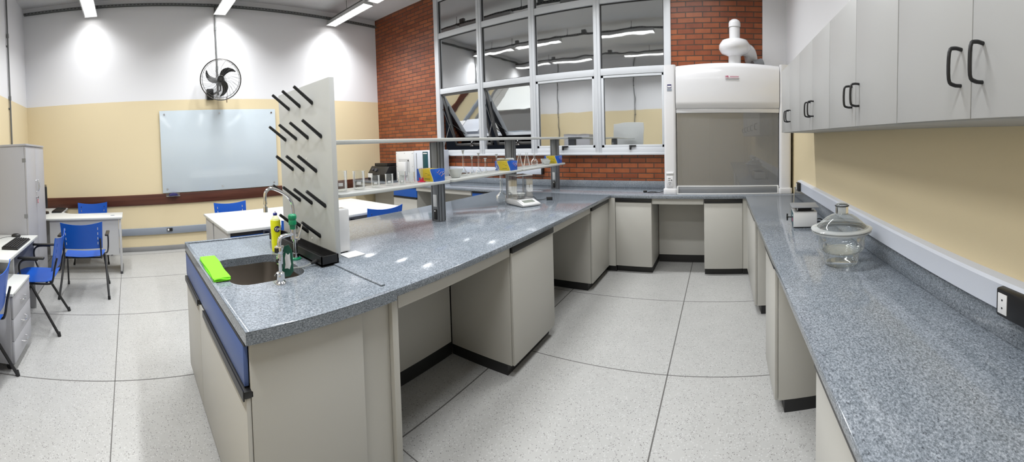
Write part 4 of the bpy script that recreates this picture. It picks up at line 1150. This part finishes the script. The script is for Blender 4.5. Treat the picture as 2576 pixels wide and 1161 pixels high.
part('port', MB().cyl((-5.62, 4.33, 1.09), (-5.62, 4.31, 1.10), .035), M['rubber'], t)
part('port', MB().cyl((-5.72, 4.34, 1.10), (-5.72, 4.32, 1.11), .025), M['rubber'], t)
part('label_plate', MB().box(-5.82, -5.68, 4.275, 4.2805, .95, 1.03), M['wpaper'], t)
part('cable', MB().tube(smooth_path([(-5.78, 4.45, 1.16), (-5.84, 4.42, 1.13), (-5.86, 4.40, 1.05), (-5.85, 4.42, .95)], 4), .005, 8), M['cable'], t)

# ------------------------------------------------------------------ bench things at right: agitator and desiccator
t = thing('agitator', 'white bench agitator with steel platform and dark display panel by the yellow wall', 'agitator', (.60, 2.66, .90))
ang = math.radians(-6); ac = (.60, 2.66, 0)
part('casing', MB().box(.518, .688, 2.575, 2.755, .907, 1.015, .005).rot(ang, ac), M['white'], t)
part('base_plate', MB().box(.522, .684, 2.58, 2.75, .9005, .907).rot(ang, ac), M['black'], t)
part('top_recess', MB().box(.545, .665, 2.60, 2.73, 1.015, 1.019).box(.565, .645, 2.62, 2.70, 1.019, 1.028).rot(ang, ac), M['rubber'], t)
o = part('display_panel', MB().box(.5155, .5185, 2.582, 2.742, .915, 1.006, .001).rot(ang, ac), M['teal'], t)
part('red_digits', MB().box(.5145, .5158, 2.598, 2.608, .942, .966).box(.5145, .5158, 2.615, 2.625, .942, .966).box(.5145, .5158, 2.632, 2.642, .942, .966).rot(ang, ac), M['redlogo'], o)
part('panel_lettering', MB().box(.5145, .5158, 2.595, 2.625, .982, .988).rot(ang, ac), M['wpaper'], o)
pl = MB().box(.505, .700, 2.56, 2.765, 1.045, 1.050, .001)
part('platform', pl.rot(ang, ac), M['alu'], t)
for a_, b in ((.55, 2.61), (.655, 2.61), (.55, 2.72), (.655, 2.72)): part('platform_post', MB().cyl((a_, b, 1.018), (a_, b, 1.045), .005, seg=8).rot(ang, ac), M['chrome'], t)
part('clamp_knob', MB().tube([(.518, 2.70, .955), (.490, 2.70, .955)], .004, 8).tube([(.490, 2.70, .955), (.478, 2.70, .955)], .011, 10).cyl((.484, 2.70, .93), (.484, 2.70, .98), .005, seg=8).rot(ang, ac), M['black'], t)
part('power_cable', MB().tube(smooth_path([(.690, 2.64, .945), (.715, 2.63, .950), (.745, 2.66, .93), (.750, 2.72, .908), (.720, 2.74, .906), (.705, 2.69, .907), (.72, 2.64, .914), (.752, 2.62, .906)], 6), .004, 8), M['cable'], t)

dx, dy = .605, 1.80
t = thing('desiccator', 'large clear glass desiccator jar with knobbed lid on the side counter', 'desiccator', (dx, dy, .90))
part('jar', MB().lathe((dx, dy, .9005), [(0, .002), (.080, .002), (.086, .006), (.088, .015), (.093, .055), (.100, .062), (.114, .075), (.119, .09), (.121, .155), (.124, .160), (.152, .166), (.153, .170), (.152, .173)], 48), M['glass2'], t, sharp=60)
part('jar_rim', MB().lathe((dx, dy, .9005), [(.122, .162), (.150, .164), (.154, .168), (.154, .174), (.122, .1745)], 48), M['frost'], t, sharp=60)
o = part('lid', MB().lathe((dx, dy, .9005), [(.155, .176), (.155, .182), (.148, .186), (.128, .190), (.105, .212), (.080, .232), (.055, .246), (.040, .250), (.034, .254), (.032, .262)], 48), M['glass2'], t, sharp=60)
part('lid_rim', MB().lathe((dx, dy, .9005), [(.122, .1755), (.154, .1755), (.157, .180), (.150, .186), (.126, .190)], 48), M['frost'], o, sharp=60)
part('lid_knob', MB().lathe((dx, dy, .9005), [(.033, .252), (.0325, .290), (.034, .292)], 32), M['frost'], o)
part('seal_ring', MB().tube([(dx+.034*math.cos(k*PI/16), dy+.034*math.sin(k*PI/16), .9005+.294) for k in range(32)], .0028, 8, closed=True), M['black'], o)
part('knob_cap', MB().lathe((dx, dy, .9005), [(.033, .297), (.028, .304), (.012, .307), (0, .307)], 24), M['glass2'], o, sharp=60)
pp = MB().lathe((dx, dy, .9005), [(.0, .066), (.096, .066), (.098, .069), (.096, .072), (0, .072)], 40)
part('inner_plate', pp, M['glass2'], t)

# ------------------------------------------------------------------ chairs
def make_chair():
    """faces +y; origin on the floor under the seat centre"""
    t = thing('visitor_chair', 'x', 'chair')
    # seat
    sm = MB(); nx, ny = 12, 12; g_ = {}
    def sz(u, v): return .452-.012*math.cos(u*PI/2)**1-.03*max(0, (v-.72)/.28)**2+.012*max(0, (.15-v)/.15)**1.5
    for k, th in ((0, 0), (1, -.006)):
        for i in range(nx+1):
            for j in range(ny+1):
                u = -1+2*i/nx; v = j/ny
                wx = .225*(1-.10*max(0, .4-v)/.4)
                g_[k, i, j] = sm.bm.verts.new((u*wx, -.205+v*.42, sz(u, v)+th))
    for i in range(nx):
        for j in range(ny):
            sm.bm.faces.new((g_[0,i,j], g_[0,i+1,j], g_[0,i+1,j+1], g_[0,i,j+1])); sm.bm.faces.new((g_[1,i,j], g_[1,i,j+1], g_[1,i+1,j+1], g_[1,i+1,j]))
    for i in range(nx):
        sm.bm.faces.new((g_[0,i,0], g_[1,i,0], g_[1,i+1,0], g_[0,i+1,0])); sm.bm.faces.new((g_[0,i,ny], g_[0,i+1,ny], g_[1,i+1,ny], g_[1,i,ny]))
    for j in range(ny):
        sm.bm.faces.new((g_[0,0,j], g_[0,0,j+1], g_[1,0,j+1], g_[1,0,j])); sm.bm.faces.new((g_[0,nx,j], g_[1,nx,j], g_[1,nx,j+1], g_[0,nx,j+1]))
    part('seat', sm, M['chair'], t, sharp=60)
    # backrest with two columns of slots
    bm_ = MB()
    us = [-1, -.93, -.80, -.765, -.5, -.25, 0, .25, .5, .765, .80, .93, 1]
    vsn = [0, .10, .16, .26, .35, .45, .54, .64, .73, .83, .92, 1]
    slotu = {2, 9}; slotv = {2, 4, 6, 8}
    def bp(u, v, d):
        wx = .222+.012*v; top = .30-.030*(1-u*u)
        y = -.215-.045*v+.035*u*u*-1*-1-.0
        y = -.205-.050*v-.030*(1-u*u)+d
        return (u*wx, y, .545+top*v)
    vv = {}
    for k, d in ((0, 0), (1, -.007)):
        for i, u in enumerate(us):
            for j, v in enumerate(vsn): vv[k,i,j] = bm_.bm.verts.new(bp(u, v, d))
    NI, NJ = len(us)-1, len(vsn)-1
    open_ = lambda i, j: i in slotu and j in slotv
    for i in range(NI):
        for j in range(NJ):
            if open_(i, j):
                for (p, q) in (((i,j),(i+1,j)), ((i+1,j),(i+1,j+1)), ((i+1,j+1),(i,j+1)), ((i,j+1),(i,j))):
                    bm_.bm.faces.new((vv[0,p[0],p[1]], vv[0,q[0],q[1]], vv[1,q[0],q[1]], vv[1,p[0],p[1]]))
                continue
            bm_.bm.faces.new((vv[0,i,j], vv[0,i,j+1], vv[0,i+1,j+1], vv[0,i+1,j])); bm_.bm.faces.new((vv[1,i,j], vv[1,i+1,j], vv[1,i+1,j+1], vv[1,i,j+1]))
    for i in range(NI):
        bm_.bm.faces.new((vv[0,i,0], vv[0,i+1,0], vv[1,i+1,0], vv[1,i,0])); bm_.bm.faces.new((vv[0,i,NJ], vv[1,i,NJ], vv[1,i+1,NJ], vv[0,i+1,NJ]))
    for j in range(NJ):
        bm_.bm.faces.new((vv[0,0,j], vv[1,0,j], vv[1,0,j+1], vv[0,0,j+1])); bm_.bm.faces.new((vv[0,NI,j], vv[0,NI,j+1], vv[1,NI,j+1], vv[1,NI,j]))
    part('backrest', bm_, M['chair'], t, sharp=60)
    fr = MB()
    for s in (-1, 1):
        fr.tube(smooth_path([(s*.200, .16, .425), (s*.205, -.05, .428), (s*.205, -.185, .430), (s*.205, -.215, .46), (s*.205, -.235, .56), (s*.205, -.262, .66)], 4), .0095, 10)
    fr.tube([(-.205, .13, .424), (.205, .13, .424)], .009, 10); fr.tube([(-.205, -.15, .427), (.205, -.15, .427)], .009, 10)
    part('seat_frame', fr, M['ctube'], t)
    for s in (-1, 1):
        o = part('leg', MB().tube([(s*.215, .02, .425), (s*.250, .245, .012)], .0115, 12), M['ctube'], t)
        part('foot_cap', MB().cyl((s*.252, .252, 0), (s*.249, .243, .035), .015, seg=12), M['black'], o)
        o = part('leg', MB().tube([(s*.235, -.02, .425), (s*.275, -.265, .012)], .0125, 12), M['ctube'], t)
        part('foot_cap', MB().cyl((s*.277, -.270, 0), (s*.274, -.262, .035), .016, seg=12), M['black'], o)
        part('armrest_tube', MB().tube(smooth_path([(s*.205, .02, .43), (s*.255, .03, .44), (s*.268, .06, .50), (s*.270, .075, .60), (s*.270, .03, .655), (s*.270, -.10, .660)], 5), .0095, 10), M['ctube'], t)
        part('armrest_pad', MB().box(s*.270-.022, s*.270+.022, -.16, .085, .664, .684, .008), M['black'], t)
    return t
ch = make_chair()
G = 'blue plastic chairs with black legs'
spots = [((-4.37, -.55, 0), PI/2, 'blue armchair standing in front of the white corner desk, back towards us'),
         ((-5.70, -.60, 0), -PI/2, 'blue chair behind the white corner desk, against the cream wall'),
         ((-3.52, -.935, 0), PI, 'blue armchair seen from the side, pushed up to the keyboard desk'),
         ((-2.325, -1.12, 0), PI, 'blue chair cut by the picture edge behind the drawer pedestal'),
         ((-4.87, 1.385, 0), -PI/2, 'blue chair behind the white laboratory table, backed to the cream wall'),
         ((-3.67, 1.67, 0), PI/2, 'blue chair at the white table half hidden by the drying board'),
         ((-3.62, 2.74, 0), PI/2-.15, 'blue chair turned slightly at the far end of the white table')]
for i, (loc, rz, lab) in enumerate(spots):
    if i == 0: move(ch, loc, rz); ch['label'] = lab; ch['group'] = G
    else: dup(ch, loc, rz, lab, G)

# ------------------------------------------------------------------ desks, cabinet, pedestal
# corner desk with monitor
ZD = .75
t = thing('corner_desk', 'white corner desk with curved inner edge beside the tall grey cabinet', 'desk', (-5.3, -.7, 0))
poly = [(-4.98, YS+.03), (-4.98, -.13), (-4.99, -.115), (-5.42, -.115)]+[(-5.42-.30*(1-math.cos(k*PI/2/8)), -.80-.22*math.sin(k*PI/2/8)) for k in range(9)]+[(XW+.03, -1.02), (XW+.03, YS+.03)]
part('desktop', MB().prism(poly, ZD-.025, ZD, bev=.003), M['desk'], t)
part('modesty_panel', MB().box(-5.03, -5.01, -1.10, -.17, .25, ZD-.026), M['desks'], t)
part('leg_panel', MB().box(-5.38, -5.0, -.165, -.14, .03, ZD-.026, .002), M['desks'], t)
part('leg_panel', MB().box(XW+.06, XW+.08, YS+.05, -1.06, 0, ZD-.026), M['desks'], t)
part('leg_panel', MB().box(-5.38, -5.02, YS+.05, YS+.07, 0, ZD-.026), M['desks'], t)
part('foot', MB().box(-5.40, -4.99, -.17, -.135, 0, .03, .004), M['rubber'], t)
part('cable_grommet', MB().cyl((-5.15, -.25, ZD), (-5.15, -.25, ZD+.003), .028, seg=20), M['gtrunk'], t)
t = thing('monitor', 'black computer monitor seen edge-on beside the tall grey cabinet', 'monitor', (-5.55, -1.26, ZD))
mr = math.radians(13)
part('screen_case', MB().box(-5.83, -5.33, -1.285, -1.240, .85, 1.16, .006).rot(mr, (-5.55, -1.26, 0)), M['black'], t)
part('screen', MB().box(-5.81, -5.35, -1.2405, -1.238, .875, 1.145).rot(mr, (-5.55, -1.26, 0)), M['teal'], t)
part('stand', MB().box(-5.58, -5.52, -1.33, -1.286, ZD+.008, .95, .004).rot(mr, (-5.55, -1.26, 0)), M['black'], t)
part('stand_foot', MB().prism(rrect(-5.68, -5.42, -1.42, -1.22, .05, 4), ZD+.0005, ZD+.010).rot(mr, (-5.55, -1.26, 0)), M['black'], t)
def make_keyboard():
    t = thing('keyboard', 'x', 'keyboard')
    part('key_base', MB().prism([(-.075, 0), (.075, 0), (.075, .024), (-.075, .012)], -.22, .22, axis='x', bev=.002), M['black'], t)
    ky = MB()
    for r in range(6):
        yy = -.058+r*.0235; z = .0145+r*.0018
        c = -.205
        while c < .20:
            w = .0165
            if r == 0 and -.12 < c < .0: w = .09
            ky.box(c, c+w, yy-.008, yy+.008, z, z+.007); c += w+.0035
            if -.005+.075 < c < .09: c = .09
    part('keys', ky, M['key'], t)
    return t
kb = make_keyboard(); move(kb, (-3.43, -1.08, ZD+.0005), 0); kb.rotation_euler = (0, 0, PI); kb['label'] = 'black keyboard on the near computer desk in front of the mouse'; kb['group'] = 'black keyboards'
dup(kb, (-5.75, -1.10, ZD+.0005), PI, 'black keyboard on the white corner desk behind the monitor')
t = thing('mouse', 'black computer mouse on the near desk behind the keyboard', 'mouse', (-3.80, -1.20, ZD))
ms = MB(); 
ms.lathe((-3.80, -1.20, ZD+.0005), [(.032, 0), (.034, .010), (.030, .022), (.018, .031), (0, .034)], 20)
bmesh.ops.scale(ms.bm, verts=ms.bm.verts[:], vec=(1, 1.5, 1), space=Matrix.Translation((3.80, 1.20, 0)))
part('mouse_body', ms, M['black'], t, sharp=60)
part('mouse_cable', MB().tube(smooth_path([(-3.78, -1.24, ZD+.008), (-3.72, -1.32, ZD+.003), (-3.60, -1.36, ZD+.003), (-3.55, -1.45, ZD+.003)], 5), .0018, 6), M['cable'], t)
t = thing('computer_desk', 'grey-white computer desk with keyboard in front of the tall cabinet', 'desk', (-3.43, -1.3, 0))
part('desktop', MB().box(-3.885, -2.885, YS+.01, -.985, ZD-.025, ZD, .003), M['desk'], t)
part('leg_panel', MB().box(-3.86, -3.835, YS+.04, -1.02, 0, ZD-.026), M['desks'], t)
part('leg_panel', MB().box(-3.14, -3.12, YS+.04, -1.02, 0, ZD-.026), M['desks'], t)
part('modesty_panel', MB().box(-3.83, -2.94, YS+.05, YS+.07, .25, ZD-.026), M['desks'], t)
t = thing('computer_desk', 'grey-white desk corner at the picture edge above the drawer pedestal', 'desk', (-2.3, -1.35, 0))
part('desktop', MB().box(-2.865, -1.86, YS+.01, -1.06, ZD-.025, ZD, .003), M['desk'], t)
part('leg_panel', MB().box(-1.92, -1.90, YS+.04, -1.08, 0, ZD-.026), M['desks'], t)
part('leg_panel', MB().box(-2.86, -2.84, YS+.04, -1.35, .62, ZD-.026), M['desks'], t)
# tall cabinet
t = thing('storage_cabinet', 'tall light grey two-door storage cabinet against the side wall', 'cabinet', (-4.33, -1.36, 0))
tx0, tx1, ty1, tz = -4.745, -3.90, -1.085, 1.725
part('carcass', MB().box(tx0+.002, tx1-.002, YS+.012, ty1-.02, .05, tz-.022, .002), M['cab'], t)
part('top_board', MB().box(tx0, tx1+.006, YS+.01, ty1+.006, tz-.022, tz+.002, .002), M['cab'], t)
part('foot_frame', MB().box(tx0+.01, tx1-.01, ty1-.05, ty1-.02, .008, .05).box(tx1-.04, tx1-.01, YS+.02, ty1-.02, .008, .05), M['desks'], t)
xm = (tx0+tx1)/2
for u0, u1 in ((tx0+.002, xm-.001), (xm+.001, tx1-.002)):
    o = part('door', MB().box(u0, u1, ty1-.018, ty1, .055, tz-.026, .0015), M['cab'], t)
    sg = 1 if u0 > xm-.01 else -1; hx_ = xm+sg*.035
    part('handle', MB().tube(smooth_path([(hx_, ty1, 1.18), (hx_+sg*-.004, ty1+.022, 1.19), (hx_-sg*.012, ty1+.03, 1.245), (hx_-sg*.004, ty1+.022, 1.30), (hx_, ty1, 1.31)], 4), .005, 10), M['chrome'], o)
for hz in (.35, .95, 1.55): part('hinge', MB().box(tx1-.004, tx1+.002, ty1-.045, ty1-.005, hz-.02, hz+.02), M['alu'], t)
o = part('lock', MB().cyl((xm+.03, ty1, 1.115), (xm+.03, ty1+.02, 1.115), .010, seg=14), M['chrome'], t)
part('key', MB().box(xm+.012, xm+.030, ty1+.018, ty1+.022, 1.10, 1.12), M['black'], o)
part('key_tag', MB().box(xm+.005, xm+.028, ty1+.012, ty1+.018, 1.045, 1.090, .002), M['red'], o)
part('key_tag_paper', MB().box(xm+.009, xm+.024, ty1+.0175, ty1+.019, 1.052, 1.082), M['wpaper'], o)
# drawer pedestal
t = thing('drawer_pedestal', 'light grey three-drawer pedestal on castors below the near desk', 'drawer pedestal', (-2.86, -1.05, 0))
qx0, qx1, qy0, qy1, qz = -3.09, -2.625, -1.34, -.875, .575
part('carcass', MB().box(qx0, qx1, qy0, qy1-.018, .06, qz-.022, .002), M['cab'], t)
part('top_board', MB().box(qx0-.004, qx1+.004, qy0, qy1+.004, qz-.022, qz, .002), M['desk'], t)
for k in range(3):
    z0 = .068+k*.160
    o = part('drawer', MB().box(qx0+.002, qx1-.002, qy1-.017, qy1, z0, z0+.156, .0015), M['cab'], t)
    xm = (qx0+qx1)/2
    part('handle', MB().tube(smooth_path([(xm-.05, qy1, z0+.085), (xm-.045, qy1+.022, z0+.083), (xm, qy1+.028, z0+.075), (xm+.045, qy1+.022, z0+.083), (xm+.05, qy1, z0+.085)], 4), .004, 8), M['chrome'], o)
part('lock', MB().box(qx1-.03, qx1-.015, qy1+.003, qy1+.006, qz-.018, qz-.006), M['alu'], t)
for cx_ in (qx0+.06, qx1-.06):
    for cy_ in (qy0+.06, qy1-.06): part('castor', MB().cyl((cx_-.012, cy_, .025), (cx_+.012, cy_, .025), .025, seg=16).box(cx_-.014, cx_+.014, cy_-.015, cy_+.02, .035, .062), M['black'], t)
co = MB()
for k in range(3): co.tube([(-3.02+(.045+.004*k)*math.cos(a_*PI/10), -1.20+(.06+.003*k)*math.sin(a_*PI/10), qz+.006+.007*k) for a_ in range(20)], .0035, 8, closed=True)
single('coiled_cable', co, M['cable'], 'black cable coiled on top of the drawer pedestal', 'cable', (-3.02, -1.20, qz))

# central white laboratory table
t = thing('lab_table', 'long white laboratory table with blue drawers behind the sink island', 'table', (-4.25, 2.1, 0))
part('tabletop', MB().box(-4.845, -3.655, .945, 2.07, ZD-.03, ZD, .005), M['desk'], t)
part('tabletop', MB().box(-4.845, -3.655, 2.072, 3.22, ZD-.03, ZD, .005), M['desk'], t)
part('leg_panel', MB().box(-4.80, -4.40, .965, .985, 0, ZD-.031), M['desks'], t)
part('leg_panel', MB().box(-4.34, -3.68, .965, .985, 0, ZD-.031), M['desks'], t)
part('leg_panel', MB().box(-4.80, -3.70, 3.18, 3.20, 0, ZD-.031), M['desks'], t)
part('centre_panel', MB().box(-4.36, -4.34, .986, 3.18, .2, ZD-.031), M['desks'], t)
for y0, y1 in ((.987, 1.34), (2.02, 2.38)):
    o = part('drawer_unit', MB().box(-4.0, -3.70, y0, y1, .05, ZD-.031), M['desks'], t)
    d_ = part('drawer', MB().box(-3.70, -3.682, y0+.002, y1-.002, .53, .682, .002), M['blue2'], o)
    part('drawer_pull', MB().box(-3.70, -3.676, y0+.002, y1-.002, .684, .716, .002), M['black'], o)
